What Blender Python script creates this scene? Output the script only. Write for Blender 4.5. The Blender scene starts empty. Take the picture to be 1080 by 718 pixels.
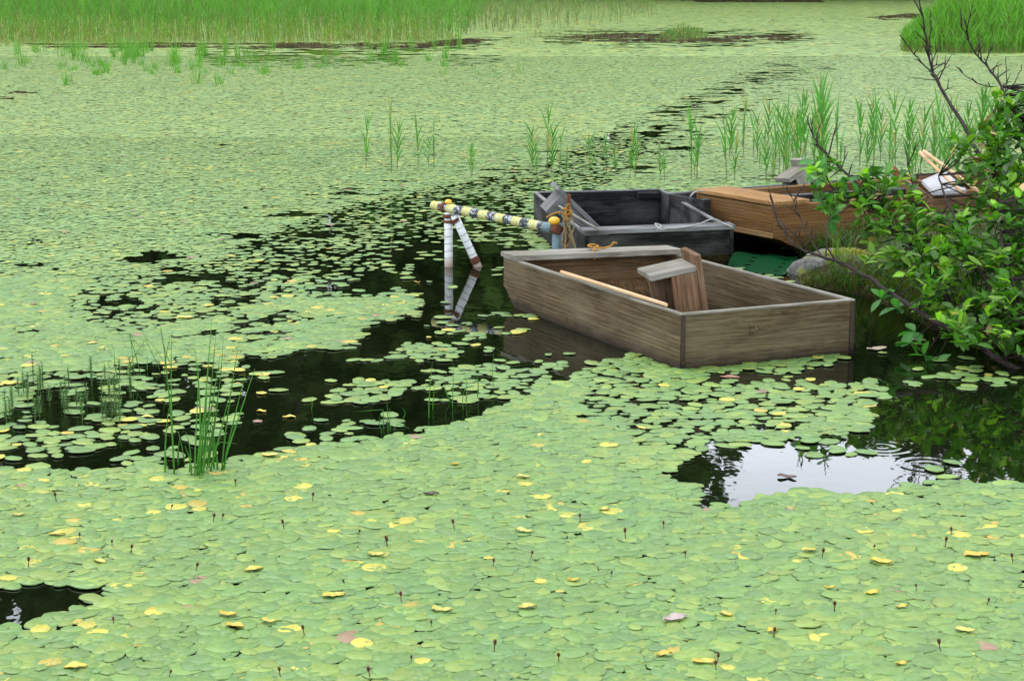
import bpy, math, random
import numpy as np
from mathutils import Vector, Matrix
R = math.radians
random.seed(7); rng = np.random.default_rng(11)
scene = bpy.context.scene
col = scene.collection
# ---------------------------------------------------------------- camera, light, exposure
CH = 2.1; CF = 2000.0; YH = -34.0; PITCH = math.atan((359 - YH) / CF)
cam_d = bpy.data.cameras.new('camera'); cam = bpy.data.objects.new('camera', cam_d); col.objects.link(cam)
cam_d.sensor_width = 36; cam_d.lens = CF / 1080 * 36; cam_d.clip_start = .1; cam_d.clip_end = 2000
cam.location = (0, 0, CH); cam.rotation_euler = (math.pi / 2 - PITCH, 0, 0)
scene.camera = cam
SUN_EL, SUN_AZ = R(62), R(-35)      # azimuth from +Y (away from camera) clockwise
w = bpy.data.worlds.new('World'); scene.world = w; w.use_nodes = True
nt = w.node_tree; nt.nodes.clear()
N = nt.nodes.new; L = nt.links.new
wo = N('ShaderNodeOutputWorld'); bg = N('ShaderNodeBackground'); bg.inputs[1].default_value = .13
sky = N('ShaderNodeTexSky'); sky.sky_type = 'NISHITA'; sky.sun_disc = False
sky.sun_elevation = SUN_EL; sky.sun_rotation = SUN_AZ; sky.dust_density = 2.5; sky.air_density = 1.0
tc = N('ShaderNodeTexCoord'); mp = N('ShaderNodeMapping'); mp.inputs['Scale'].default_value = (1, 1, 2.6)
cn = N('ShaderNodeTexNoise'); cn.inputs['Scale'].default_value = 3.2; cn.inputs['Detail'].default_value = 6
cr = N('ShaderNodeMapRange'); cr.inputs[1].default_value = .3; cr.inputs[2].default_value = .7
cr.inputs[3].default_value = 9.0; cr.inputs[4].default_value = 14.0
cmb = N('ShaderNodeCombineColor'); mlt = N('ShaderNodeMix'); mlt.data_type = 'RGBA'; mlt.blend_type = 'MULTIPLY'
mlt.inputs[0].default_value = 1; mlt.inputs[7].default_value = (.90, .96, 1.05, 1)
mx = N('ShaderNodeMix'); mx.data_type = 'RGBA'; mx.inputs[0].default_value = .85
L(tc.outputs['Generated'], mp.inputs[0]); L(mp.outputs[0], cn.inputs[0]); L(cn.outputs[0], cr.inputs[0])
sxz = N('ShaderNodeSeparateXYZ'); L(tc.outputs['Generated'], sxz.inputs[0])   # added low-sky brightening, makes the open water mirror brighter
lowb = N('ShaderNodeMapRange'); L(sxz.outputs[2], lowb.inputs[0])
for i_, q_ in enumerate((.22, .6, 2.2, 1.0)): lowb.inputs[i_ + 1].default_value = q_
lm = N('ShaderNodeMath'); lm.operation = 'MULTIPLY'; L(cr.outputs[0], lm.inputs[0]); L(lowb.outputs[0], lm.inputs[1])
for i in range(3): L(lm.outputs[0], cmb.inputs[i])
L(cmb.outputs[0], mlt.inputs[6]); L(sky.outputs[0], mx.inputs[6]); L(mlt.outputs[2], mx.inputs[7])
L(mx.outputs[2], bg.inputs[0]); L(bg.outputs[0], wo.inputs[0])
sl = bpy.data.lights.new('sun', 'SUN'); sun = bpy.data.objects.new('sun', sl); col.objects.link(sun)
sl.energy = 1.5; sl.angle = R(25); sl.color = (1, .96, .9)
sd = Vector((math.sin(SUN_AZ) * math.cos(SUN_EL), math.cos(SUN_AZ) * math.cos(SUN_EL), math.sin(SUN_EL)))
sun.rotation_euler = sd.to_track_quat('Z', 'Y').to_euler()
scene.view_settings.view_transform = 'Standard'; scene.view_settings.look = 'None'
scene.view_settings.gamma = 1; scene.view_settings.exposure = 0.45
scene.render.engine = 'CYCLES'

# ---------------------------------------------------------------- helpers
def g(x, y, z=0.0):
    """point of the place seen at photo position x,y when it stands at height z"""
    u = (x - 540) / CF; v = (359 - y) / CF
    d = Vector((u, math.cos(PITCH) + v * math.sin(PITCH), -math.sin(PITCH) + v * math.cos(PITCH)))
    t = (z - CH) / d.z
    return Vector((d.x * t, d.y * t, z))
def gd(x, y, D):
    u = (x - 540) / CF; v = (359 - y) / CF
    d = Vector((u, math.cos(PITCH) + v * math.sin(PITCH), -math.sin(PITCH) + v * math.cos(PITCH)))
    t = D / d.y
    return Vector((d.x * t, D, CH + d.z * t))
gd0 = gd
def topix(X, Y):
    """water-plane points to photo positions (arrays)"""
    zc = Y * math.cos(PITCH) + CH * math.sin(PITCH); yc = Y * math.sin(PITCH) - CH * math.cos(PITCH)
    return 540 + CF * X / zc, 359 - CF * yc / zc
def tag(o, label=None, cat=None, group=None, kind=None):
    for k, v in (('label', label), ('category', cat), ('group', group), ('kind', kind)):
        if v: o[k] = v
    return o
def empty(name, loc, label, cat, group=None, rot=None):
    o = bpy.data.objects.new(name, None); o.empty_display_size = .1; col.objects.link(o)
    o.location = loc
    if rot is not None: o.rotation_euler = rot
    return tag(o, label, cat, group)
def copy_tree(o, parent=None):
    c = o.copy(); col.objects.link(c)
    if parent: c.parent = parent
    for ch in list(o.children): copy_tree(ch, c)
    return c
class MB:
    def __init__(s): s.v = []; s.f = []; s.c = []; s.gr = []
    def add(s, vs, fs, c=(1, 1, 1), gr=None):
        b = len(s.v); s.v += [tuple(p) for p in vs]; s.f += [tuple(i + b for i in f) for f in fs]
        s.c += list(c) if isinstance(c, list) else [c] * len(vs)
        s.gr += gr if gr is not None else [tuple(p) for p in vs]
    def tube(s, pts, rad, n=6, c=(1, 1, 1), cap=True):
        pts = [Vector(p) for p in pts]; m = len(pts)
        if not hasattr(rad, '__len__'): rad = [rad] * m
        vs = []; gr = []; up = None; acc = random.random() * 9 if c != 'x' else 0; off = acc
        for i, p in enumerate(pts):
            t = (pts[min(i + 1, m - 1)] - pts[max(i - 1, 0)]); t = t.normalized() if t.length > 1e-9 else Vector((0, 0, 1))
            if up is None: up = Vector((0, 0, 1)) if abs(t.z) < .8 else Vector((1, 0, 0))
            a = t.cross(up).normalized(); b = a.cross(t).normalized(); up = b
            if i: acc += (p - pts[i - 1]).length
            for k in range(n):
                q = 2 * math.pi * k / n
                d = a * math.cos(q) + b * math.sin(q)
                vs.append(p + d * rad[i]); gr.append((acc - off if s.abs else acc, d.dot(a) * rad[i], d.dot(b) * rad[i]))
        fs = [(i * n + k, i * n + (k + 1) % n, (i + 1) * n + (k + 1) % n, (i + 1) * n + k) for i in range(m - 1) for k in range(n)]
        if cap: fs += [tuple(range(n))[::-1], tuple((m - 1) * n + k for k in range(n))]
        s.add(vs, fs, c if c != 'x' else (1, 1, 1), gr)
    abs = False
    def blade(s, base, tip_dir, length, width, bend, c, seg=4, face=None, fold=0):
        """grass blade curved from base, tip_dir horizontal lean dir"""
        base = Vector(base); d = Vector(tip_dir); h = Vector((d.x, d.y, 0))
        side = face if face else Vector((-h.y, h.x, 0))
        if side.length < 1e-4: side = Vector((1, 0, 0))
        side = side.normalized(); vs = []
        p = base.copy(); ang0 = math.atan2(h.length, max(d.z, 1e-3)); hd = h.normalized() if h.length > 1e-4 else Vector((1, 0, 0))
        for i in range(seg + 1):
            t = i / seg; wd = width * (1 - t ** 1.8) * .5 + .0004
            vs += [p - side * wd, p + side * wd]
            a = ang0 + bend * t
            p = p + (hd * math.sin(a) + Vector((0, 0, math.cos(a)))) * (length / seg)
        s.add(vs, [(2 * i, 2 * i + 1, 2 * i + 3, 2 * i + 2) for i in range(seg)], c)
    def build(s, name, mat, parent=None, smooth=False, origin=None):
        me = bpy.data.meshes.new(name)
        o = bpy.data.objects.new(name, me); col.objects.link(o)
        off = Vector((0, 0, 0))
        if parent is not None:
            o.parent = parent
            if not s_local: off = parent.location
        elif origin is not None: o.location = origin; off = Vector(origin)
        v = np.array(s.v, dtype=float) - np.array(off)
        me.from_pydata([tuple(p) for p in v], [], s.f); me.materials.append(mat)
        a = me.color_attributes.new('Col', 'FLOAT_COLOR', 'POINT')
        cc = np.ones((len(s.v), 4), dtype=np.float32); cc[:, :3] = np.array(s.c, dtype=np.float32).reshape(-1, 3); a.data.foreach_set('color', cc.ravel())
        ga = me.attributes.new('grain', 'FLOAT_VECTOR', 'POINT'); ga.data.foreach_set('vector', np.array(s.gr, dtype=np.float32).ravel())
        if smooth: me.polygons.foreach_set('use_smooth', [True] * len(me.polygons))
        me.update(); return o
s_local = False
def board(m, corners, thick, along, bev=.0025):
    """slab: corners = planar polygon (world), extruded by vector thick; chamfered lightly; grain along vector"""
    C = [Vector(p) for p in corners]; T = Vector(thick); n = len(C)
    cen = sum(C, Vector()) / n
    def inset(k): return [p + (cen - p).normalized() * k for p in C]
    e = T.normalized() * bev; ins = inset(bev * 1.3)
    rings = [[p for p in ins], [p + e for p in C], [p + T - e for p in C], [p + T for p in ins]]
    vs = [p for r in rings for p in r]
    fs = [tuple(range(n))[::-1], tuple(3 * n + i for i in range(n))]
    for r in range(3):
        fs += [(r * n + i, r * n + (i + 1) % n, (r + 1) * n + (i + 1) % n, (r + 1) * n + i) for i in range(n)]
    A = Vector(along).normalized(); B = A.cross(T.normalized()); B = B.normalized() if B.length > 1e-3 else A.orthogonal().normalized(); Cc = A.cross(B)
    o = Vector((random.random() * 20, random.random() * 20, random.random() * 20))
    m.add(vs, fs, (1, 1, 1), [(A.dot(p) + o.x, B.dot(p) + o.y, Cc.dot(p) + o.z) for p in vs])
def board_ob(name, corners, thick, along, mat, parent, bev=.0025):
    m = MB(); board(m, corners, thick, along, bev); return m.build(name, mat, parent)

def newmat(name):
    m = bpy.data.materials.new(name); m.use_nodes = True; t = m.node_tree
    return m, t, t.nodes['Principled BSDF'], t.nodes.new, t.links.new
def ramp(t, fac, stops):
    r = t.nodes.new('ShaderNodeValToRGB'); t.links.new(fac, r.inputs[0])
    while len(r.color_ramp.elements) < len(stops): r.color_ramp.elements.new(.5)
    for e, (p, c) in zip(r.color_ramp.elements, stops): e.position = p; e.color = (*c, 1)
    return r.outputs[0]
def mixc(t, f, a, b, mode='MIX'):
    m = t.nodes.new('ShaderNodeMix'); m.data_type = 'RGBA'; m.blend_type = mode
    for k, v in ((0, f), (6, a), (7, b)):
        if isinstance(v, (int, float)): m.inputs[k].default_value = v
        elif isinstance(v, tuple): m.inputs[k].default_value = (*v, 1)
        else: t.links.new(v, m.inputs[k])
    return m.outputs[2]
def noise(t, vec, scale, detail=4, sc=None, rough=.55, dist=0):
    if sc:
        mp = t.nodes.new('ShaderNodeMapping'); mp.inputs['Scale'].default_value = sc; t.links.new(vec, mp.inputs[0]); vec = mp.outputs[0]
    n = t.nodes.new('ShaderNodeTexNoise'); n.inputs['Scale'].default_value = scale; n.inputs['Detail'].default_value = detail
    n.inputs['Roughness'].default_value = rough; n.inputs['Distortion'].default_value = dist
    t.links.new(vec, n.inputs[0]); return n.outputs[0]
def maprange(t, v, a, b, c=0, d=1):
    m = t.nodes.new('ShaderNodeMapRange'); t.links.new(v, m.inputs[0])
    for i, q in enumerate((a, b, c, d)): m.inputs[i + 1].default_value = q
    return m.outputs[0]
def bump(t, h, s, d, bs):
    b = t.nodes.new('ShaderNodeBump'); b.inputs['Strength'].default_value = s; b.inputs['Distance'].default_value = d
    t.links.new(h, b.inputs['Height']); t.links.new(b.outputs[0], bs.inputs['Normal'])
def attr(t, name):
    a = t.nodes.new('ShaderNodeAttribute'); a.attribute_name = name; return a
def wood(name, dark, mid, light, pale, grey_amt=.4, rough=.8, wet=True):
    m, t, bs, Nn, Ll = newmat(name)
    gv = attr(t, 'grain').outputs['Vector']
    warp = noise(t, gv, 1.0, 2, (1.2, 5, 5))
    n1 = noise(t, gv, 1.0, 7, (1.3, 34, 34), .68, 1.6)       # long grain
    n2 = noise(t, gv, 1.0, 5, (4, 160, 160), .7)            # fine fibres
    n3 = noise(t, gv, 1.0, 4, (2.2, 5, 5), .6)              # blotches
    c = ramp(t, n1, [(.33, dark), (.5, mid), (.66, light)])
    wv = Nn('ShaderNodeTexWave'); wv.wave_type = 'BANDS'; wv.bands_direction = 'Y'; mpw = Nn('ShaderNodeMapping'); mpw.inputs['Scale'].default_value = (.55, 6.0, 6.0)
    Ll(gv, mpw.inputs[0]); Ll(mpw.outputs[0], wv.inputs[0]); wv.inputs['Scale'].default_value = 2.2; wv.inputs['Distortion'].default_value = 9; wv.inputs['Detail'].default_value = 3; wv.inputs['Detail Scale'].default_value = .8
    c = mixc(t, maprange(t, wv.outputs[1], .55, .98, 0, .5), c, tuple(x * .9 for x in dark))
    c = mixc(t, maprange(t, n2, .38, .62, 0, .4), c, tuple(x * .45 for x in mid))
    c = mixc(t, maprange(t, n3, .42, .68, 0, grey_amt), c, pale)
    c = mixc(t, maprange(t, warp, .55, .75, 0, .5), c, tuple(x * .6 for x in dark))
    # bleached fibres where boards face the sky and along worn arrises
    geo = Nn('ShaderNodeNewGeometry'); sx = Nn('ShaderNodeSeparateXYZ'); Ll(geo.outputs['Position'], sx.inputs[0])
    # waterline stain: dark damp band close to the pond surface
    if wet:
        wl = noise(t, geo.outputs['Position'], 9, 3)
        zz = Nn('ShaderNodeMath'); zz.operation = 'MULTIPLY_ADD'; Ll(wl, zz.inputs[0]); zz.inputs[1].default_value = -.06; Ll(sx.outputs[2], zz.inputs[2])
        c = mixc(t, maprange(t, zz.outputs[0], -.02, .05, .8, 0), c, tuple(x * .35 for x in dark))
    Ll(c, bs.inputs['Base Color']); bs.inputs['Roughness'].default_value = rough; bs.inputs['Specular IOR Level'].default_value = .15
    hb = mixc(t, .5, n1, n2); bump(t, hb, .7, .003, bs); return m
W_side = wood('weathered_grey_brown_wood', (.022, .013, .006), (.098, .066, .032), (.175, .128, .068), (.19, .16, .10), .35)
W_stern = wood('weathered_olive_wood', (.028, .018, .008), (.092, .066, .032), (.15, .115, .06), (.16, .14, .085), .3)
W_pale = wood('bleached_wood', (.09, .08, .06), (.2, .185, .145), (.3, .28, .235), (.34, .33, .3), .45, wet=False)
W_inner = wood('stained_brown_wood', (.035, .018, .008), (.14, .075, .032), (.24, .14, .065), (.2, .15, .09), .35)
W_dark = wood('dark_end_grain_wood', (.015, .01, .007), (.04, .028, .018), (.065, .047, .032), (.07, .058, .045), .3)
W_black = wood('blackened_wood', (.003, .003, .003), (.007, .007, .007), (.032, .0315, .03), (.16, .158, .15), .34)
W_blackrim = wood('greyed_black_wood', (.03, .031, .031), (.1, .102, .102), (.22, .22, .22), (.32, .32, .32), .5)
W_orange = wood('new_cedar_wood', (.045, .02, .006), (.15, .072, .02), (.22, .12, .04), (.15, .1, .05), .45)
W_orangetop = wood('new_cedar_top', (.16, .08, .025), (.3, .16, .055), (.4, .24, .1), (.3, .22, .13), .3, wet=False)
W_grey = wood('grey_stool_wood', (.06, .06, .058), (.13, .13, .127), (.2, .2, .197), (.26, .26, .26), .4, wet=False)
W_stool = wood('stool_wood', (.05, .024, .011), (.15, .08, .04), (.23, .14, .078), (.27, .21, .15), .35, wet=False)
W_pole = wood('peeled_pole_wood', (.4, .22, .1), (.6, .37, .2), (.72, .5, .3), (.7, .6, .45), .25, wet=False)

def leafmat(name, rough=.5, spec=.4, trans=.25, spots=False):
    m, t, bs, Nn, Ll = newmat(name)
    a = attr(t, 'Col'); geo = Nn('ShaderNodeNewGeometry')
    n = noise(t, geo.outputs['Position'], 60, 3)
    c = mixc(t, maprange(t, n, .35, .7, 0, .28), a.outputs['Color'], mixc(t, 1.0, a.outputs['Color'], (.55, .62, .5), 'MULTIPLY'))
    if spots:
        pl = maprange(t, noise(t, geo.outputs['Position'], 22, 3), .56, .70, 0, .45); c = mixc(t, pl, c, (.21, .27, .055))
        c = mixc(t, maprange(t, noise(t, geo.outputs['Position'], 75, 2), .70, .76, 0, .8), c, (.16, .10, .03))
        c = mixc(t, maprange(t, noise(t, geo.outputs['Position'], 1.1, 4), .4, .65, 0, .35), c, mixc(t, 1.0, c, (.72, .95, 1.15), 'MULTIPLY'))
    Ll(c, bs.inputs['Base Color']); bs.inputs['Roughness'].default_value = rough; bs.inputs['Specular IOR Level'].default_value = spec
    if trans:
        tr = Nn('ShaderNodeBsdfTranslucent'); tcx = mixc(t, 1.0, c, (1.2, 1.5, .5), 'MULTIPLY'); Ll(tcx, tr.inputs[0])
        ms = Nn('ShaderNodeMixShader'); ms.inputs[0].default_value = trans
        out = t.nodes['Material Output']; Ll(bs.outputs[0], ms.inputs[1]); Ll(tr.outputs[0], ms.inputs[2]); Ll(ms.outputs[0], out.inputs[0])
    return m
M_pad = leafmat('floating_leaf', .5, .35, 0, spots=True)
M_leaf = leafmat('shrub_leaf', .5, .3, .38)
M_reed = leafmat('reed_leaf', .55, .35, .3)
M_far = leafmat('forest_foliage', .9, .0, .1)
def flat(name, c, rough=.6, spec=.5, metal=0, var=.35, scale=40):
    m, t, bs, Nn, Ll = newmat(name); geo = Nn('ShaderNodeNewGeometry')
    n = noise(t, geo.outputs['Position'], scale, 5)
    Ll(mixc(t, maprange(t, n, .35, .65), c, tuple(x * (1 - var) for x in c)), bs.inputs['Base Color'])
    bs.inputs['Roughness'].default_value = rough; bs.inputs['Metallic'].default_value = metal; bs.inputs['Specular IOR Level'].default_value = spec
    bump(t, n, .4, .003, bs); return m
M_bark = flat('dark_bark', (.035, .026, .022), .85, .2, 0, .5, 60)
M_rust = flat('rusty_iron', (.16, .06, .03), .85, .3, .2, .6, 120)
M_yellow = flat('yellow_plastic', (.75, .42, .02), .4, .5, 0, .25, 30)
M_blue = flat('faded_blue_pipe', (.12, .19, .21), .6, .4, 0, .4, 60)
M_ropey = flat('orange_black_rope', (.5, .25, .04), .85, .2, 0, .85, 150)
M_ropew = flat('white_rope', (.35, .35, .33), .85, .2, 0, .4, 150)
M_ropeb = flat('frayed_tan_rope', (.32, .23, .12), .9, .2, 0, .7, 150)
M_bud = flat('red_bud', (.09, .018, .012), .6, .2, 0, .5, 200)
M_deadleaf = flat('bleached_dead_leaf', (.5, .42, .42), .8, .2, 0, .45, 50)
M_trunk = flat('far_bark', (.06, .05, .04), .9, .2, 0, .4, 2)
# striped rail and worn white posts
def stripe_mat():
    m, t, bs, Nn, Ll = newmat('yellow_black_banded_pipe'); gv = attr(t, 'grain').outputs['Vector']
    sx = Nn('ShaderNodeSeparateXYZ'); Ll(gv, sx.inputs[0])
    wob = noise(t, gv, 30, 3); ad = Nn('ShaderNodeMath'); ad.operation = 'MULTIPLY_ADD'; Ll(wob, ad.inputs[0]); ad.inputs[1].default_value = .012; Ll(sx.outputs[0], ad.inputs[2])
    sn = Nn('ShaderNodeMath'); sn.operation = 'MULTIPLY'; Ll(ad.outputs[0], sn.inputs[0]); sn.inputs[1].default_value = 2 * math.pi / .165
    si = Nn('ShaderNodeMath'); si.operation = 'SINE'; Ll(sn.outputs[0], si.inputs[0])
    band = maprange(t, si.outputs[0], -.03, .03)
    chip = maprange(t, noise(t, gv, 55, 5, None, .7), .5, .62)
    dk = mixc(t, chip, (.006, .008, .014), (.42, .46, .47)); yl = mixc(t, maprange(t, noise(t, gv, 45, 4), .52, .72), (.4, .38, .1), (.5, .52, .44))
    Ll(mixc(t, band, dk, yl), bs.inputs['Base Color']); bs.inputs['Roughness'].default_value = .6; return m
def post_mat():
    m, t, bs, Nn, Ll = newmat('scuffed_white_pipe'); gv = attr(t, 'grain').outputs['Vector']; geo = Nn('ShaderNodeNewGeometry')
    sx = Nn('ShaderNodeSeparateXYZ'); Ll(gv, sx.inputs[0]); ps = Nn('ShaderNodeSeparateXYZ'); Ll(geo.outputs['Position'], ps.inputs[0])
    wob = noise(t, gv, 14, 3); ad = Nn('ShaderNodeMath'); ad.operation = 'MULTIPLY_ADD'; Ll(wob, ad.inputs[0]); ad.inputs[1].default_value = .03; Ll(sx.outputs[0], ad.inputs[2])
    sn = Nn('ShaderNodeMath'); sn.operation = 'MULTIPLY'; Ll(ad.outputs[0], sn.inputs[0]); sn.inputs[1].default_value = 2 * math.pi / .052
    si = Nn('ShaderNodeMath'); si.operation = 'SINE'; Ll(sn.outputs[0], si.inputs[0])
    c = mixc(t, maprange(t, noise(t, gv, 20, 4), .5, .8), (.62, .64, .64), (.38, .37, .33))
    c = mixc(t, maprange(t, si.outputs[0], .93, .99, 0, .85), c, (.06, .07, .07))
    c = mixc(t, maprange(t, ps.outputs[2], .02, .09, .8, 0), c, (.3, .2, .13))
    Ll(c, bs.inputs['Base Color']); bs.inputs['Roughness'].default_value = .55; return m
M_stripe = stripe_mat(); M_post = post_mat()

# ---------------------------------------------------------------- water, ground, banks
def water_mat():
    m, t, bs, Nn, Ll = newmat('pond_water'); geo = Nn('ShaderNodeNewGeometry'); P = geo.outputs['Position']
    n = noise(t, P, 1.3, 3)
    Ll(mixc(t, maprange(t, n, .3, .7), (.002, .004, .0015), (.006, .008, .003)), bs.inputs['Base Color'])
    bs.inputs['Roughness'].default_value = .015; bs.inputs['IOR'].default_value = 1.33
    h = noise(t, P, 5, 3, (1, .6, 1)); tot = Nn('ShaderNodeMath'); tot.operation = 'MULTIPLY'; Ll(h, tot.inputs[0]); tot.inputs[1].default_value = .0009
    acc = tot.outputs[0]
    for (px, py, k, a) in ((930, 471, 115, .00014), (978, 490, 100, .0002), (262, 398, 120, .0008), (225, 425, 120, .0008)):
        c = g(px, py)
        vd = Nn('ShaderNodeVectorMath'); vd.operation = 'DISTANCE'; Ll(P, vd.inputs[0]); vd.inputs[1].default_value = c
        m1 = Nn('ShaderNodeMath'); m1.operation = 'MULTIPLY'; Ll(vd.outputs['Value'], m1.inputs[0]); m1.inputs[1].default_value = k
        s1 = Nn('ShaderNodeMath'); s1.operation = 'SINE'; Ll(m1.outputs[0], s1.inputs[0])
        fall = maprange(t, vd.outputs['Value'], .02, .2, a, 0)
        m2 = Nn('ShaderNodeMath'); m2.operation = 'MULTIPLY_ADD'; Ll(s1.outputs[0], m2.inputs[0]); Ll(fall, m2.inputs[1]); Ll(acc, m2.inputs[2]); acc = m2.outputs[0]
    b = Nn('ShaderNodeBump'); b.inputs['Strength'].default_value = 1; b.inputs['Distance'].default_value = 1.0
    Ll(acc, b.inputs['Height']); Ll(b.outputs[0], bs.inputs['Normal']); return m
m = MB(); m.add([(-400, -30, 0), (400, -30, 0), (400, 700, 0), (-400, 700, 0)], [(0, 1, 2, 3)])
o = m.build('water', water_mat()); tag(o, kind='structure')
def soil_mat(name, a, b, c3):
    m, t, bs, Nn, Ll = newmat(name); geo = Nn('ShaderNodeNewGeometry'); P = geo.outputs['Position']
    c = ramp(t, noise(t, P, 3.5, 8, None, .65), [(.35, a), (.52, b), (.7, c3)])
    Ll(c, bs.inputs['Base Color']); bs.inputs['Roughness'].default_value = 1; bs.inputs['Specular IOR Level'].default_value = .05; bump(t, noise(t, P, 30, 6), .8, .02, bs); return m
M_soil = soil_mat('wet_bank_soil', (.014, .011, .006), (.03, .026, .011), (.045, .06, .013))
M_grassland = soil_mat('rough_grassland', (.04, .07, .015), (.06, .1, .02), (.09, .12, .03))
# near spit of land at the right
shore = [g(*p) for p in ((846, 300), (880, 306), (915, 312), (945, 325), (975, 342), (1010, 352), (1050, 364), (1090, 384), (1160, 395), (1300, 402), (1600, 402), (1600, 205), (1200, 200), (1000, 208), (930, 222), (890, 245), (850, 272))]
def inpoly(X, Y, P):
    X = np.asarray(X); ins = np.zeros(X.shape, bool); n = len(P)
    for i in range(n):
        x1, y1 = P[i][0], P[i][1]; x2, y2 = P[(i + 1) % n][0], P[(i + 1) % n][1]
        if y1 == y2: continue
        c = ((y1 > Y) != (y2 > Y)) & (X < (x2 - x1) * (Y - y1) / (y2 - y1) + x1); ins ^= c
    return ins
def distpoly(X, Y, P):
    d = np.full(np.asarray(X).shape, 1e9); n = len(P)
    for i in range(n):
        x1, y1 = P[i][0], P[i][1]; dx = P[(i + 1) % n][0] - x1; dy = P[(i + 1) % n][1] - y1; L2 = dx * dx + dy * dy + 1e-12
        t = np.clip(((X - x1) * dx + (Y - y1) * dy) / L2, 0, 1); d = np.minimum(d, np.hypot(X - x1 - t * dx, Y - y1 - t * dy))
    return d
def vnoise(X, Y, s, seed=0):
    X = np.asarray(X) / s + 1000; Y = np.asarray(Y) / s + 1000; r = np.random.default_rng(seed); T = r.random((256, 256))
    xi = np.floor(X).astype(int); yi = np.floor(Y).astype(int); fx = X - xi; fy = Y - yi; fx = fx * fx * (3 - 2 * fx); fy = fy * fy * (3 - 2 * fy)
    t = lambda a, b: T[a % 256, b % 256]
    return (t(xi, yi) * (1 - fx) + t(xi + 1, yi) * fx) * (1 - fy) + (t(xi, yi + 1) * (1 - fx) + t(xi + 1, yi + 1) * fx) * fy
SHP = [(p.x, p.y) for p in shore]
def bank_h(X, Y):
    d = distpoly(X, Y, SHP) * np.where(inpoly(X, Y, SHP), 1, -1)
    d = d + (vnoise(X, Y, .12, 3) - .5) * .1
    return np.clip(d * .4, -.3, .09) + np.where(d > 0, (vnoise(X, Y, .25, 4) - .5) * .05 + (vnoise(X, Y, .07, 5) - .5) * .03, 0)
gx, gy = np.meshgrid(np.arange(1.2, 9.5, .06), np.arange(8.8, 20.5, .06), indexing='ij'); gz = bank_h(gx, gy)
nx, ny = gx.shape; idx = np.arange(nx * ny).reshape(nx, ny)
m = MB(); m.add(list(zip(gx.ravel(), gy.ravel(), gz.ravel())), [tuple(q) for q in np.stack([idx[:-1, :-1], idx[1:, :-1], idx[1:, 1:], idx[:-1, 1:]], -1).reshape(-1, 4).tolist()])
o = m.build('bank', M_soil, smooth=True); tag(o, kind='structure')
# shore behind the camera and the far shore, one sheet round the pond
m = MB(); ring = [(-700, -60, .2), (700, -60, .2), (700, 900, .2), (-700, 900, .2)]
inn = [(-120, 1.6, -.1), (120, 1.6, -.1), (120, 126, -.1), (-120, 126, -.1)]; mid = [(-121, .6, .25), (121, .6, .25), (121, 128, .35), (-121, 128, .35)]
m.add(ring + mid + inn, [(i, (i + 1) % 4, 4 + (i + 1) % 4, 4 + i) for i in range(4)] + [(4 + i, 4 + (i + 1) % 4, 8 + (i + 1) % 4, 8 + i) for i in range(4)])
o = m.build('ground', M_grassland); tag(o, kind='structure')

# ---------------------------------------------------------------- far forest (seen mirrored in the pond)
def forest():
    m = MB(); tr = MB()
    for i in range(110):
        az = R(-42 + 84 * i / 109 + random.uniform(-.6, .6)); D = random.uniform(130, 150); X = D * math.tan(az); Y = D
        px = 540 + CF * math.tan(az)
        h = random.uniform(48, 56)
        if 720 < px < 1120: h = random.uniform(28.5, 33)
        if px < 0: h = random.uniform(50, 60)
        conif = random.random() < .55; rad = random.uniform(3.0, 4.4) if conif else random.uniform(4.5, 6.5)
        nq = 900; cl = random.uniform(.75, 1.25)
        tr.tube([(X, Y, 0), (X, Y, h * .9)], [.45, .08], 6)
        for k in range(nq):
            t = random.random() ** .8
            if conif: z = h * (.12 + .88 * t); rr = rad * (1.05 - t) * random.uniform(.3, 1.1)
            else: z = h * (.2 + .8 * t); rr = rad * math.sqrt(max(0, 1 - (2 * t - .75) ** 2 / 1.6)) * random.uniform(.3, 1.08)
            a = random.random() * 6.283; c = Vector((X + rr * math.cos(a), Y + rr * math.sin(a), z)); s = random.uniform(.8, 1.7) * (.7 if conif else 1)
            u = Vector((random.gauss(0, 1), random.gauss(0, 1), random.gauss(0, .6))).normalized() * s; v = u.orthogonal().normalized() * s * random.uniform(.5, .9); v.rotate(Matrix.Rotation(random.random() * 6, 3, u))
            b = random.uniform(.7, 1.3) * cl
            cc = (.03 * b, .055 * b, .014 * b) if conif else (.045 * b, .085 * b, .018 * b)
            m.add([c - u, c - v * .8 + u * .2, c + u, c + v], [(0, 1, 2, 3)], cc)
    for k in range(16000):      # understorey and forest edge
        az = R(random.uniform(-43, 43)); D = random.uniform(126, 134); c = Vector((D * math.tan(az), D, 15 * random.random() ** 1.3)); s = random.uniform(.7, 1.5)
        u = Vector((random.gauss(0, 1), random.gauss(0, 1), random.gauss(0, 1))).normalized() * s; v = u.orthogonal().normalized() * s * .8; b = random.uniform(.7, 1.3)
        m.add([c - u, c - v, c + u, c + v], [(0, 1, 2, 3)], (.045 * b, .085 * b, .018 * b))
    o = m.build('forest', M_far); tag(o, 'tall dark green woodland beyond the pond, mirrored in its open water', 'woodland', None, 'stuff')
    p = tr.build('trunks', M_trunk, o); p['kind'] = 'stuff'
forest()

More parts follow.
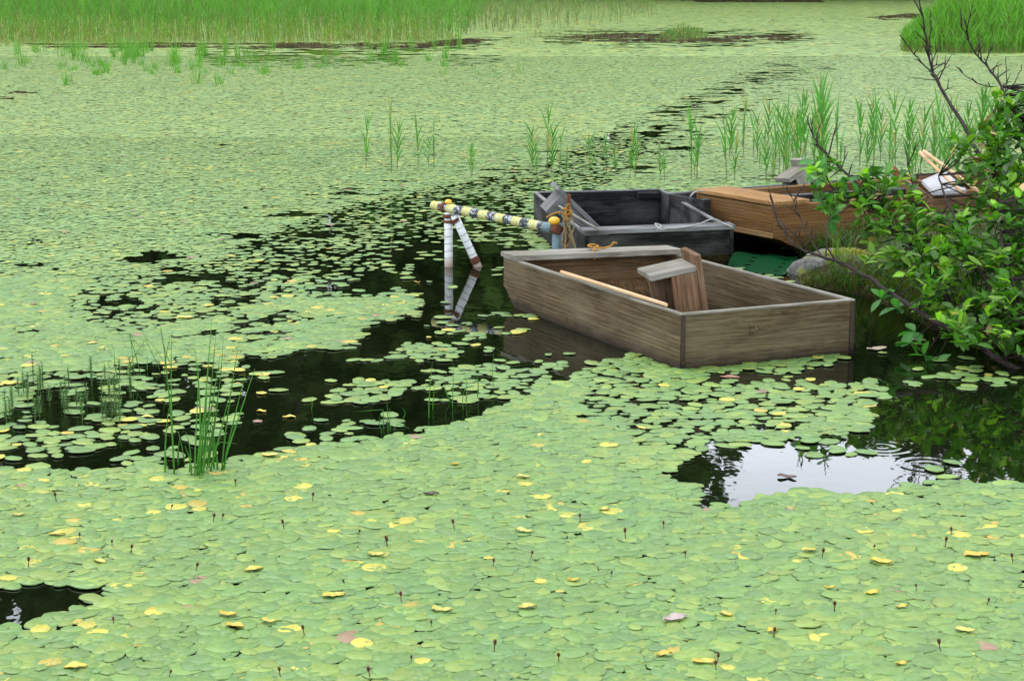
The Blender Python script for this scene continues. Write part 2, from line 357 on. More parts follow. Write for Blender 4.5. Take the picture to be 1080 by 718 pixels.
# ---------------------------------------------------------------- boats
def lerp2(Q, s, t, z):
    a, b, c, d = Q      # near-left, near-right, far-right, far-left (s across, t along)
    p = (a * (1 - s) + b * s) * (1 - t) + (d * (1 - s) + c * s) * t
    return Vector((p.x, p.y, z))
def boat(name, label, Q, top, zb, bow, mats, cap=True, cap_w=.2, cap_t=.032, bow_z=.15, rake=.42, label_cat='boat', thk=.028):
    """Q quad at rim height; bow 't0' or 't1' says which end is raked"""
    Q = [Vector((q[0], q[1], 0)) for q in Q]
    Wd = ((Q[1] - Q[0]).length + (Q[2] - Q[3]).length) / 2; Ln = ((Q[3] - Q[0]).length + (Q[2] - Q[1]).length) / 2
    cen = sum(Q, Vector()) / 4
    root = empty(name, (cen.x, cen.y, zb), label, label_cat, 'flat wooden boats moored together')
    def T(s, t, z):
        if bow == 't0': t = 1 - t
        return lerp2(Q, s, t, z)          # t=1 is the bow end here
    al = (T(.5, 1, 0) - T(.5, 0, 0)).normalized(); ac = (T(1, .5, 0) - T(0, .5, 0)).normalized()
    rim = .010; zt = top - rim
    prof = [(0, zb), (0, zt), (1, zt), (1, bow_z), (1 - .12 * rake / Ln, bow_z - .02)]
    for k in range(1, 6):
        q = k / 5; prof.append((1 - (.12 + .88 * q) * rake / Ln, bow_z - .02 - (bow_z - .02 - zb) * math.sin(q * math.pi / 2)))
    for s0, s1 in ((0, 1), (1, 0)):
        pts = [T(s0, t, z) for t, z in prof]; th = (T(s1, .5, 0) - T(s0, .5, 0)).normalized() * thk
        board_ob('side_board', pts, th, al, mats['side'], root)
        # pale worn rim on top of the side
        r = [T(s0, 0, zt), T(s0, 1, zt), T(s0, 1, zt) + th, T(s0, 0, zt) + th]
        board_ob('rim', r, (0, 0, rim), al, mats['rim'], root, .002)
    e = thk / Wd; ins = .004 / Ln; et = thk / Ln
    # stern
    for (z0, z1, mt, nm) in ((zb, zt, mats['end'], 'stern_board'), (zt, top, mats['rim'], 'rim')):
        board_ob(nm, [T(e, ins, z0), T(1 - e, ins, z0), T(1 - e, ins, z1), T(e, ins, z1)], al * thk, ac, mt, root, .002)
    # bow end
    zc = zt if not cap else zt - .002
    board_ob('bow_board', [T(e, 1 - ins, bow_z), T(1 - e, 1 - ins, bow_z), T(1 - e, 1 - ins, zc), T(e, 1 - ins, zc)], al * -thk, ac, mats['bow'], root, .002)
    # bottom
    m = MB(); pr = prof[4:] + [(et, zb)]
    for (t0, z0), (t1, z1) in zip(pr[:-1], pr[1:]):
        board(m, [T(e, t0, z0 + .004), T(1 - e, t0, z0 + .004), T(1 - e, t1, z1 + .004), T(e, t1, z1 + .004)], (0, 0, .022), al, .001)
    m.build('bottom_board', mats['in'], root)
    if cap:
        cw = cap_w / Ln; oh = .012
        pts = [T(0, 1, top) - ac * oh + al * oh, T(1, 1, top) + ac * oh + al * oh, T(1, 1 - cw, top) + ac * oh, T(0, 1 - cw, top) - ac * oh]
        board_ob('bow_deck', pts, (0, 0, cap_t), ac, mats['cap'], root, .003)
    return root, T, al, ac
# 1 near boat: stern faces the camera, bow away
Z1 = .305
Q1 = [g(718, 331, Z1), g(902, 315.5, Z1), g(703, 264, Z1), g(531, 270.5, Z1)]
b1, T1, al1, ac1 = boat('boat', 'weathered grey-brown flat wooden boat nearest the camera, a brown stool standing inside', Q1, Z1, -.08, 't1',
    dict(side=W_side, rim=W_pale, end=W_stern, bow=W_inner, cap=W_pale, **{'in': W_inner}), cap_w=.2, bow_z=.12, rake=.34)
for s in (0, 1):     # dark end grain strips at the stern corners
    a = T1(s, 0, 0); c = ac1 * (.028 if s == 0 else -.028)
    m = MB(); board(m, [Vector((a.x, a.y, -.08)), Vector((a.x, a.y, -.08)) + c, Vector((a.x, a.y, Z1 - .011)) + c, Vector((a.x, a.y, Z1 - .011))], al1 * -.003, (0, 0, 1), .0005); m.build('end_grain', W_dark, b1)
for (s_, z_) in ((.985, .25), (.985, .14), (.985, .04), (.015, .25), (.015, .14), (.015, .04)):      # nail heads
    m = MB(); q_ = T1(s_, 0, z_) + al1 * -.004; m.tube([q_, q_ + al1 * -.002], .0045, 8); m.build('nail', M_rust, b1)
for t_ in (.02, .035, .965):
    for z_ in (.26, .16, .06):
        m = MB(); q_ = T1(0, t_, z_) - ac1 * .001; m.tube([q_, q_ - ac1 * .002], .0045, 8); m.build('nail', M_rust, b1)
# wedge-shaped wooden patch on the stern
pc = T1(.42, 0, .185); m = MB(); out = al1 * -.004
m.add([pc + ac1 * -.03 + Vector((0, 0, -.035)) + out, pc + ac1 * -.03 + Vector((0, 0, .03)) + out, pc + ac1 * .035 + Vector((0, 0, .012)) + out, pc + ac1 * .0 + out * 4], [(0, 1, 3), (1, 2, 3), (2, 0, 3), (0, 2, 1)])
m.build('wood_wedge', W_side, b1)
# 2 black boat: bow faces the camera
Z2 = .31
Q2 = [g(617, 247.5, Z2), g(774, 241.5, Z2), g(698, 199, Z2), g(563, 202, Z2)]
b2, T2, al2, ac2 = boat('boat', 'black flat wooden boat with a grey stool leaning in its corner', Q2, Z2, -.07, 't0',
    dict(side=W_black, rim=W_blackrim, end=W_black, bow=W_black, cap=W_blackrim, **{'in': W_side}), cap_w=.17, cap_t=.028, bow_z=.13)
board_ob('corner_block', [T2(.80, .0, Z2 - .07) + al2 * .032, T2(.97, .0, Z2 - .07) + al2 * .032, T2(.97, .0, Z2 - .07) + al2 * .1, T2(.8, .0, Z2 - .07) + al2 * .1], (0, 0, .05), ac2, W_black, b2)
# 3 new cedar boat: bow at left, runs off to the right over the spit
Z3 = .39
N3 = g(817, 217, Z3); M3 = g(734.5, 203, Z3)
d = Vector((N3.x - M3.x, N3.y - M3.y, 0)); dirL = Vector((-d.y, d.x, 0)).normalized()
if dirL.x < 0: dirL = -dirL
L3 = 2.1
Q3 = [M3, N3, N3 + dirL * L3, M3 + dirL * L3]
b3, T3, al3, ac3 = boat('boat', 'orange-brown newer flat wooden boat with a wide bow deck, half behind the shrub', Q3, Z3, .0, 't0',
    dict(side=W_orange, rim=W_orangetop, end=W_orange, bow=W_orange, cap=W_orangetop, **{'in': W_inner}), cap_w=.32, cap_t=.03, bow_z=.15, rake=.5)
board_ob('bow_batten', [T3(0.0, 1, .15) - al3 * -.004, T3(1, 1, .15) - al3 * -.004, T3(1, 1, .185) - al3 * -.004, T3(0, 1, .185) - al3 * -.004], al3 * .02, ac3, W_orangetop, b3)
# 4 dark boat behind it
Z4 = .36
a4 = g(704, 203.5, Z4); b4p = g(742, 210, Z4); c4 = g(955, 199, Z4); d4 = g(905, 188, Z4)
b4, T4, al4, ac4 = boat('boat', 'dark flat wooden boat farthest back, behind the orange-brown one', [a4, b4p, c4, d4], Z4, -.02, 't0',
    dict(side=W_black, rim=W_blackrim, end=W_black, bow=W_black, cap=W_black, **{'in': W_side}), cap=False, bow_z=.12)
# 5 boat behind the shrub
Z5 = .42
p5 = [g(948, 184.5, Z5), g(984, 208, Z5), g(1100, 200, Z5), g(1060, 178, Z5)]
b5, T5, al5, ac5 = boat('boat', 'dark-rimmed boat mostly hidden by the shrub, carrying a whitened board and two poles', p5, Z5, .06, 't0',
    dict(side=W_inner, rim=W_black, end=W_inner, bow=W_inner, cap=W_pale, **{'in': W_inner}), cap=False, bow_z=.2)
q = [g(972, 194, .45), g(996, 184, .5), g(1019, 204, .46), g(984, 206.5, .43)]
cen = sum(q, Vector()) / 4
def loose_board(name, label, cat, q, th, mat):
    m = MB(); board(m, q, th, q[1] - q[0], .003); c = sum((Vector(p) for p in q), Vector()) / len(q); o = m.build(name, mat, origin=c); return tag(o, label, cat)
W_white = wood('white_bleached_board', (.28, .28, .3), (.4, .4, .43), (.5, .5, .53), (.3, .27, .25), .5, wet=False)
loose_board('board', 'whitened wide board lying on the boat behind the shrub', 'board', q, (0, 0, .03), W_white)
def pole(label, a, b, r, mat=W_pole, name='pole', grp=None):
    m = MB(); a = Vector(a); b = Vector(b); pts = [a.lerp(b, i / 6) for i in range(7)]
    m.tube(pts, [r * (1 - .15 * i / 6) for i in range(7)], 10); o = m.build(name, mat, origin=a, smooth=False)
    for p in o.data.polygons: p.use_smooth = len(p.vertices) == 4
    return tag(o, label, 'pole', grp)
pole('left one of two peeled poles leaning out of the boat behind the shrub', g(970, 161, .72), g(1014, 203, .5), .014, grp='two peeled poles on the hidden boat')
pole('right one of two peeled poles leaning out of the boat behind the shrub', g(974, 159.5, .74), g(1034, 203, .5), .014, grp='two peeled poles on the hidden boat')
pole('thin tan pole lying along the left rim of the nearest boat', g(592, 287, .332), g(703, 321.5, .318), .012)
pole('thin pale stick lying under the grey stool in the black boat', g(580, 212, .38), g(633, 243, .34), .008, W_pale, 'stick')

# stools: back board, seat, two legs boards
def stool(label, loc, rot, mat, sl=.27, st=.032):
    global s_local
    s_local = True
    root = empty('stool', loc, label, 'stool', 'wooden rowing stools in the boats', rot)
    X, Y, Z = Vector((1, 0, 0)), Vector((0, 1, 0)), Vector((0, 0, 1))
    def bx(n, x0, x1, y0, y1, z0, z1, al, mt=None):
        m = MB(); board(m, [(x0, y0, z0), (x1, y0, z0), (x1, y1, z0), (x0, y1, z0)], (0, 0, z1 - z0), al, .003); return m.build(n, mt or mat, root)
    bx('back_board', 0, .032, -.125, .125, 0, .535, Z)
    bx('seat', -sl, -.001, -.12, .12, .478 - st, .478, X, W_pale if mat is W_stool else mat)
    bx('side_board', -min(.15, sl * .7), -.002, -.116, -.094, 0, .476 - st, Z)
    bx('side_board', -sl * .8, -.002, .090, .112, 0, .476 - st, Z)
    s_local = False
    return root
p = gd(742, 352, 10.45); p.z = .0
stool('brown wooden stool standing tilted in the nearest boat', (p.x - .01, 10.5, 0.02), (R(2), R(-10), R(14)), W_stool)
p = g(632, 251, .12)
stool('grey wooden stool lying slantwise in the corner of the black boat', (p.x + .03, p.y + .1, .13), (R(6), R(-46), R(6)), W_grey, .17, .06)
p = g(868, 200, .3)
stool('pale grey wooden stool leaning in the dark boat farthest back', (p.x + .02, p.y, .08), (R(-6), R(-28), R(24)), W_pale, .2, .04)

def rope(name, label, pts, r, mat, n=6):
    m = MB(); P = [Vector(p) for p in pts]; out = []
    for i in range(len(P) - 1):
        p0 = P[max(i - 1, 0)]; p1 = P[i]; p2 = P[i + 1]; p3 = P[min(i + 2, len(P) - 1)]
        for k in range(6):
            t = k / 6; out.append(.5 * ((2 * p1) + (p2 - p0) * t + (2 * p0 - 5 * p1 + 4 * p2 - p3) * t * t + (-p0 + 3 * p1 - 3 * p2 + p3) * t ** 3))
    out.append(P[-1]); m.tube(out, r, n); o = m.build(name, mat, origin=P[0], smooth=True); return tag(o, label, 'rope')
zt = Z1 + .044
c = g(626, 262, zt)
rope('rope', 'short orange and black rope knotted over the bow board of the nearest boat', [c + Vector(v) for v in ((-.02, .1, -.0), (-.02, .02, .006), (.01, -.03, .008), (-.035, -.01, .018), (-.01, .035, .02), (.03, 0, .014), (.0, -.045, .006), (.0, -.075, -.02), (.005, -.07, -.06), (.015, -.06, -.03), (.03, -.02, .004), (.07, 0, .002), (.11, .03, .012), (.13, .045, .03), (.15, .05, .025))], .0065, M_ropey)
zt = Z2 + .034
rope('rope', 'white rope tied in a knot on the near edge of the black boat', [g(693, 243, zt), g(697, 238, zt + .015), g(691, 236, zt + .02), g(697, 242, zt + .01), g(703, 241, zt), g(715, 240.5, zt), g(735, 237, zt), g(752, 231, zt + .03), g(764, 236, zt), g(773, 239.5, zt)], .0048, M_ropew)
rope('rope', 'thin pale rope looped over the dark boat beside the orange-brown bow', [g(730, 214, .3), g(728, 208, .4), g(732, 203, .43), g(737, 202, .42), g(741, 201.5, .43)], .006, M_ropew)

# ---------------------------------------------------------------- mooring rail
def rail():
    A = g(456, 217 , 0.0); 
    pL = gd(457, 216.5, CF * CH / (276 + 34)); pR = gd(586, 241.5, CF * CH / (297 + 34))
    root = empty('mooring_rail', (pL.x, pL.y, 0), 'low mooring rail of yellow and black banded pipe on white posts', 'mooring rail')
    ax = (pR - pL).normalized()
    m = MB(); m.abs = True; m.tube([pL.lerp(pR, i / 30) for i in range(31)], .033, 16); o = m.build('rail', M_stripe, root, True)
    for po in o.data.polygons: po.use_smooth = len(po.vertices) == 4
    def pipe(nm, a, b, r, mat, n=12):
        m = MB(); m.abs = True; a = Vector(a); b = Vector(b); m.tube([a.lerp(b, i / 4) for i in range(5)], r, n); o = m.build(nm, mat, root)
        for po in o.data.polygons: po.use_smooth = len(po.vertices) == 4
        return o
    p1 = pL.lerp(pR, .13)
    pipe('post', (p1.x, p1.y, -.3), (p1.x, p1.y, p1.z - .03), .030, M_post)
    f = g(504, 281); tp = p1 + ax * .06 + Vector((0, -.0, -.04)); pipe('brace', tp, f + (f - tp) * .5, .029, M_post)
    pipe('clamp', (p1.x, p1.y, p1.z - .07), (p1.x, p1.y, p1.z - .045), .040, M_rust); pipe('clamp', (p1.x, p1.y, p1.z - .105), (p1.x, p1.y, p1.z - .085), .036, M_rust)
    pipe('clamp', tp - Vector((0, 0, .03)) , tp - Vector((-.012, 0, .05)), .036, M_rust)
    pipe('clamp', p1 - ax * .052, p1 - ax * .02, .039, M_rust)
    pipe('clamp', pR - ax * .1, pR - ax * .02, .036, M_blue); pipe('socket', pR - ax * .03, pR + ax * .035, .036, M_rust)
    fp = f.lerp(tp, .07); pipe('clamp', fp, f.lerp(tp, .19), .033, M_rust)
    pipe('post', (pR.x + .01, pR.y + .02, -.3), (pR.x + .01, pR.y + .02, pR.z - .02), .034, M_blue)
    # yellow knobs
    for c, r in ((p1 + Vector((0, 0, .045)), .026), (pR + Vector((-.01, 0, .055)), .04)):
        m = MB(); n = 12; vs = []; fs = []
        for i in range(7):
            a = math.pi * i / 6
            for k in range(n): vs.append(c + Vector((math.sin(a) * math.cos(6.2832 * k / n) * r, math.sin(a) * math.sin(6.2832 * k / n) * r, math.cos(a) * r * .72)))
        fs = [(i * n + k, (i + 1) * n + k, (i + 1) * n + (k + 1) % n, i * n + (k + 1) % n) for i in range(6) for k in range(n)]
        m.add(vs, fs); m.build('knob', M_yellow, root, True)
    # threaded rod
    m = MB(); b = gd(597, 262, pR.y + .0); t_ = gd(600, 205, pR.y + .0); b.z = -.2; pts = []; rad = []
    k = 120
    for i in range(k + 1): pts.append(b.lerp(t_, i / k)); rad.append(.0125 + (.004 if i % 2 else 0))
    m.tube(pts, rad, 10); m.build('threaded_rod', M_rust, root)
    pipe('bracket', pR + Vector((.0, 0, .02)), pR + Vector((.1, 0, .03)), .016, M_blue)
    c = gd(598, 226, pR.y - .03)
    rope('rope', 'yellow rope wound round the rusty rod at the end of the mooring rail', [c + Vector(v) for v in ((-.14, -.02, -.02), (-.09, -.01, .005), (-.04, -.02, .015), (0, -.03, .0), (.03, .01, .02), (0, .05, .03), (-.03, .0, .035), (.01, -.03, .03), (.03, .0, -.01), (-.01, .045, -.01), (-.025, 0, -.015), (.0, -.03, -.04), (-.01, -.03, .03), (.01, -.03, .07), (.02, -.03, .03))], .006, M_ropey)
    m = MB()
    for j in range(9):
        p = c + Vector((random.uniform(-.02, .03), random.uniform(-.02, .01), -.02)); pts = [p.copy()]
        for i in range(12): p = p + Vector((random.uniform(-.014, .014), random.uniform(-.008, .008), -.024)); pts.append(p.copy())
        m.tube(pts, .0045, 5)
    o = m.build('rope_tail', M_ropeb, origin=c, smooth=True); tag(o, 'frayed tan rope bundle hanging beside the rusty rod', 'rope')
    return pL, pR, p1, f
pL, pR, p1r, footr = rail()

# ---------------------------------------------------------------- green netting and rock
m = MB(); q = [g(768, 283), g(795, 270), g(838, 271), g(824, 288), g(790, 290)]
n = 26; a, b, c_, d_ = g(752, 287), g(828, 291), g(842, 272), g(775, 267); vs = []; fs = []
for i in range(n + 1):
    for j in range(n + 1):
        p = (a * (1 - i / n) + b * (i / n)) * (1 - j / n) + (d_ * (1 - i / n) + c_ * (i / n)) * j / n
        vs.append((p.x, p.y, .006 + .01 * math.sin(i * .5) * math.sin(j * .6 + 1) ** 2 + .003 * random.random()))
fs = [(i * (n + 1) + j, (i + 1) * (n + 1) + j, (i + 1) * (n + 1) + j + 1, i * (n + 1) + j + 1) for i in range(n) for j in range(n)]
m.add(vs, fs); M_net = flat('green_netting', (.0003, .05, .012), .8, .05, 0, .6, 90)
o = m.build('netting', M_net, smooth=True, origin=tuple(a)); tag(o, 'dark green wet netting floating below the orange-brown bow', 'netting')
def rock_mesh(c, r, seed, name, label, mat, grp=None):
    m = MB(); nu, nv = 40, 22; vs = []; rr = np.random.default_rng(seed)
    for i in range(nv + 1):
        a = math.pi * i / nv
        for k in range(nu):
            b = 2 * math.pi * k / nu; dx, dy, dz = math.sin(a) * math.cos(b), math.sin(a) * math.sin(b), math.cos(a)
            s = 1 + .28 * (float(vnoise(dx * 1.2 + 5, dy * 1.2 + dz, .6, seed)) - .5) + .10 * (float(vnoise(dx * 3 + dz, dy * 3 - dz * 2, .5, seed + 1)) - .5)
            vs.append((c[0] + dx * r[0] * s, c[1] + dy * r[1] * s, c[2] + dz * r[2] * s))
    m.add(vs, [(i * nu + k, (i + 1) * nu + k, (i + 1) * nu + (k + 1) % nu, i * nu + (k + 1) % nu) for i in range(nv) for k in range(nu)])
    o = m.build(name, mat, smooth=True, origin=c); return tag(o, label, 'rock', grp)
def rockmat():
    m, t, bs, Nn, Ll = newmat('mossy_rock'); geo = Nn('ShaderNodeNewGeometry'); P = geo.outputs['Position']
    c = ramp(t, noise(t, P, 14, 8, None, .7), [(.35, (.03, .03, .027)), (.5, (.1, .1, .092)), (.68, (.22, .22, .2))])
    c = mixc(t, maprange(t, noise(t, P, 7, 4), .55, .65), c, (.13, .15, .02))
    Ll(c, bs.inputs['Base Color']); bs.inputs['Roughness'].default_value = .8; bs.inputs['Specular IOR Level'].default_value = .2; bump(t, noise(t, P, 40, 6), .9, .012, bs); return m
MR = rockmat()
c = g(872, 287); rock_mesh((c.x + .03, c.y + .05, -.03), (.33, .24, .17), 21, 'rock', 'grey rock with a mossy top at the tip of the bank, under the shrub', MR)

# ---------------------------------------------------------------- floating leaves
def blur(a, k):
    for ax in (0, 1):
        c = np.cumsum(np.pad(a, [(k + 1, k) if i == ax else (0, 0) for i in range(2)], mode='edge'), axis=ax)
        a = (np.take(c, np.arange(2 * k + 1, c.shape[ax]), ax) - np.take(c, np.arange(0, c.shape[ax] - 2 * k - 1), ax)) / (2 * k + 1)
    return a
GX0, GX1, GY1 = -300, 1380, 760       # layout survey of the pond, in photo positions, then laid on the water plane
yy, xx = np.mgrid[-33:GY1, GX0:GX1]
dens = np.full(xx.shape, 1.0)
def reg(d, P): dens[inpoly(xx, yy, P)] = d
reg(.86, [(60, 330), (110, 280), (250, 235), (400, 190), (560, 165), (660, 130), (740, 95), (840, 55), (885, 70), (820, 105), (740, 150), (680, 200), (600, 215), (440, 270), (250, 330), (120, 355)])
reg(.72, [(140, 300), (300, 250), (400, 210), (560, 180), (690, 118), (800, 72), (850, 68), (760, 110), (700, 140), (640, 195), (550, 215), (400, 300), (250, 320)])
reg(.48, [(250, 262), (350, 225), (470, 198), (560, 208), (552, 262), (530, 285), (440, 310), (330, 312), (285, 300)])
reg(.07, [(392, 292), (425, 262), (470, 250), (562, 262), (540, 290), (560, 310), (665, 368), (640, 384), (600, 398), (560, 414), (505, 437), (430, 458), (330, 470), (262, 483), (180, 497), (150, 482), (215, 455), (250, 400), (252, 376), (330, 372), (380, 362), (372, 350), (446, 326), (440, 310)])
reg(.95, [(235, 335), (300, 328), (375, 316), (445, 312), (442, 325), (382, 346), (378, 360), (330, 370), (250, 374), (200, 370), (150, 350)])
reg(.05, [(240, 338), (300, 331), (330, 334), (285, 341), (245, 346)])
reg(.8, [(405, 366), (440, 362), (487, 372), (480, 383), (430, 381)])
reg(.6, [(315, 425), (350, 405), (400, 400), (425, 402), (425, 422), (400, 424), (345, 428)])
reg(.78, [(425, 400), (445, 395), (530, 378), (590, 386), (580, 410), (500, 426), (430, 426)])
reg(.5, [(320, 442), (372, 440), (360, 456), (325, 454)])
reg(.5, [(285, 457), (310, 457), (320, 466), (280, 466)])
reg(.12, [(440, 325), (470, 322), (530, 325), (531, 350), (460, 350)])
reg(.5, [(0, 440), (60, 405), (130, 385), (215, 383), (255, 392), (245, 440), (210, 470), (150, 487), (-60, 487), (-200, 470)])
reg(.8, [(-100, 395), (60, 392), (170, 392), (150, 402), (60, 408), (-100, 440)])
reg(.12, [(-100, 478), (60, 484), (140, 488), (120, 494), (0, 492), (-100, 492)])
reg(.25, [(740, 397), (905, 376), (930, 400), (900, 408), (850, 403), (760, 404)])
reg(.885, [(630, 384), (700, 396), (800, 406), (880, 404), (912, 418), (905, 440), (850, 455), (760, 462), (720, 480), (600, 440)])
reg(.02, [(870, 300), (890, 385), (930, 405), (912, 440), (915, 452), (900, 460), (950, 475), (1035, 490), (1080, 502), (1380, 505), (1380, 380), (1090, 375), (1000, 340), (930, 305)])
reg(.55, [(985, 392), (1030, 394), (1080, 398), (1200, 398), (1200, 408), (1040, 404), (990, 400)])
reg(.6, [(880, 402), (930, 405), (938, 416), (900, 422), (880, 414)])
reg(.015, [(735, 452), (760, 468), (850, 463), (905, 460), (950, 475), (1035, 490), (1380, 500), (1380, 508), (1080, 505), (1000, 507), (960, 511), (905, 521), (860, 514), (805, 521), (770, 535), (735, 531), (748, 517), (706, 501), (730, 488), (742, 470)])
reg(.5, [(720, 486), (745, 488), (740, 500), (705, 504)])
reg(.015, [(-300, 618), (118, 623), (92, 636), (60, 644), (36, 655), (0, 660), (-20, 690), (-300, 700)])
reg(.0, [(640, 230), (900, 230), (930, 300), (905, 318), (738, 274), (640, 260)])
reg(.62, [(560, 36), (640, 32), (780, 32), (860, 35), (860, 44), (780, 48), (700, 50), (580, 46)])
reg(.6, [(200, 55), (460, 44), (540, 40), (520, 48), (420, 58), (440, 68), (230, 70)])
reg(.6, [(470, 60), (530, 61), (530, 67), (470, 67)])
dens = blur(blur(dens, 3), 2)
def density(X, Y):
    px, py = topix(X, Y)
    ix = np.clip((px - GX0).astype(int), 0, xx.shape[1] - 1); iy = np.clip((py + 33).astype(int), 0, xx.shape[0] - 1)
    return dens[iy, ix]
Qs = [[(v.x, v.y) for v in q] for q in (Q1, Q2, Q3, [a4, b4p, c4, d4], p5)]
cR = g(872, 287)
def allowed(X, Y, pad=.02):
    ok = np.ones(X.shape, bool)
    for q in Qs: ok &= ~(inpoly(X, Y, q) | (distpoly(X, Y, q) < pad))
    ok &= ~((bank_h(X, Y) > -.02) & (X > 1.2) & (Y > 8.8) & (Y < 20.5))
    ok &= (np.hypot((X - cR.x) / .3, (Y - cR.y) / .26) > 1)
    for p in (p1r, footr, pR): ok &= np.hypot(X - p.x, Y - p.y) > .05
    return ok
def hexgrid(D0, D1, sp, jit, marg):
    nrow = int((D1 - D0) / (sp * .866)); out = []
    for r in range(nrow):
        D = D0 + r * sp * .866; hw = .285 * D + marg
        xs = np.arange(-hw, hw, sp) + (sp / 2 if r % 2 else 0); out.append(np.stack([xs, np.full(xs.shape, D)], 1))
    P = np.concatenate(out); return P + rng.uniform(-1, 1, P.shape) * sp * jit
def uniformise(v): r = v.argsort().argsort(); return r / len(v)
def select(P, lo, hi, wn=.35, s=.35, fine=None, full=.978):
    X, Y = P[:, 0], P[:, 1]; d = density(X, Y)
    n = uniformise((1 - wn) * (vnoise(X, Y, s, 1) * .55 + vnoise(X, Y, s * .37, 2) * .45) + wn * rng.random(len(X)) * .7)
    if fine is not None:
        n = uniformise(.7 * vnoise(X * .6, Y, fine, 51) + .35 * vnoise(X * 1.0, Y, fine * 2.7, 52) + .25 * rng.random(len(X)))
        d2 = np.where(d >= .97, full, d ** 2.0)
        return P[(d >= lo) & (d < hi) & (n < d2) & allowed(X, Y)]
    return P[(d >= lo) & (d < hi) & (n < np.where(d >= .97, 1.0, d)) & allowed(X, Y)]
def pad_arrays(P, size, seg, rim, zlo, zhi, tilt, rr, ysh=.026, pale=1.0):
    """returns verts, colours, faces of oval floating leaves"""
    n = len(P); L_ = size * rr.uniform(.68, 1.22, n); small = rr.random(n) < .2; L_[small] *= .6
    Wd = L_ * rr.uniform(.62, .78, n); th = rr.uniform(0, 2 * math.pi, n)
    X, Y = P[:, 0], P[:, 1]
    z0 = rr.uniform(zlo, zhi, n); tx = rr.normal(0, tilt, n); ty = rr.normal(0, tilt, n)
    # colour
    big = vnoise(X, Y, 2.5, 8); md = vnoise(X, Y, .5, 9)
    b = rr.uniform(.86, 1.13, n) if rim else rr.uniform(.95, 1.05, n)
    green = pale * np.stack([.138 * b, .238 * b, .048 * b], 1)  # pale: leaves lightened by distance, grazing sky sheen put into their colour
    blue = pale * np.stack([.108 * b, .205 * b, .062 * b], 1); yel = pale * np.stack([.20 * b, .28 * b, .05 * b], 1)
    f = (rr.random(n)[:, None] if rim else .3 + .4 * rr.random(n)[:, None]) * .9; c = green * (1 - f) + blue * f
    s_ = rr.random(n) < .16 + .2 * (md > .55); c[s_] = yel[s_] * .75 + c[s_] * .25
    y = rr.random(n) < ysh * (.35 + 1.9 * (md > .55)); c[y] = np.stack([.44 * b, .40 * b, .06 * b], 1)[y]; c[y & (rr.random(n) < .3)] *= np.array([.9, .75, .8])
    if rim: L_[y] *= .8
    pk = rr.random(n) < .0035; c[pk] = np.stack([.25 * b, .16 * b, .1 * b], 1)[pk]
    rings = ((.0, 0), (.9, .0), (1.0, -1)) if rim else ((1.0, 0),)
    vs = []; cs = []
    ang = np.arange(seg) * 2 * math.pi / seg
    w_ = 1 + .045 * np.sin(ang[None] * 2 + rr.uniform(0, 6, n)[:, None]) + .035 * np.sin(ang[None] * 3 + rr.uniform(0, 6, n)[:, None]) + rr.normal(0, .012, (n, seg))
    def ringpts(fr, dz):
        lx = L_[:, None] * .5 * fr * np.cos(ang) * w_; ly = Wd[:, None] * .5 * fr * np.sin(ang) * w_
        xr = lx * np.cos(th)[:, None] - ly * np.sin(th)[:, None]; yr = lx * np.sin(th)[:, None] + ly * np.cos(th)[:, None]
        zz = z0[:, None] + xr * tx[:, None] + yr * ty[:, None] + dz
        return np.stack([X[:, None] + xr, Y[:, None] + yr, zz], -1)
    if not rim:
        V = ringpts(1, 0); C = np.repeat(c[:, None], seg, 1); per = seg
        base = np.arange(n)[:, None] * per
        faces = (base + np.arange(seg)).tolist()
        return V.reshape(-1, 3), C.reshape(-1, 3), faces
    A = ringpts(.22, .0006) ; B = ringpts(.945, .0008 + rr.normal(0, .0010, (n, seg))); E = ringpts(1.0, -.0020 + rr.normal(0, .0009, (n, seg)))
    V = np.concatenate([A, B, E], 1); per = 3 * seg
    Cb = np.repeat(c[:, None], seg, 1) * rr.uniform(.93, 1.07, (n, seg, 1)); cen = Cb * np.array([.98, .93, .88]); dk = Cb * np.array([.28, .22, .27])  # dk paints shadowed overlap outlines onto the leaf's purplish margin
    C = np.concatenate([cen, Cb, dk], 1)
    base = (np.arange(n) * per)[:, None]
    f1 = (base + np.arange(seg)).tolist(); k = np.arange(seg); kn = (k + 1) % seg
    q1 = np.stack([k, k + seg, kn + seg, kn], 1); q2 = q1 + seg
    q = np.concatenate([q1, q2]); fq = (base[:, :, None] + q[None]).reshape(-1, 4).tolist()
    return V.reshape(-1, 3), C.reshape(-1, 3), f1 + fq
def raw_mesh(name, V, C, F, mat, origin=None, smooth=True):
    me = bpy.data.meshes.new(name)
    if origin is not None: V = V - np.array(origin)
    nl = np.array([len(f) for f in F], dtype=np.int32); me.vertices.add(len(V)); me.vertices.foreach_set('co', V.astype(np.float32).ravel())
    me.loops.add(int(nl.sum())); me.loops.foreach_set('vertex_index', np.fromiter((i for f in F for i in f), dtype=np.int32, count=int(nl.sum())))
    me.polygons.add(len(F)); st = np.zeros(len(F), dtype=np.int32); st[1:] = np.cumsum(nl)[:-1]; me.polygons.foreach_set('loop_start', st); me.polygons.foreach_set('loop_total', nl)
    me.materials.append(mat); me.polygons.foreach_set('use_smooth', np.full(len(F), smooth))
    me.update(calc_edges=True); me.validate()
    a = me.color_attributes.new('Col', 'FLOAT_COLOR', 'POINT'); cc = np.ones((len(V), 4), np.float32); cc[:, :3] = C; a.data.foreach_set('color', cc.ravel())
    o = bpy.data.objects.new(name, me); col.objects.link(o)
    if origin is not None: o.location = origin
    return o
parts = []
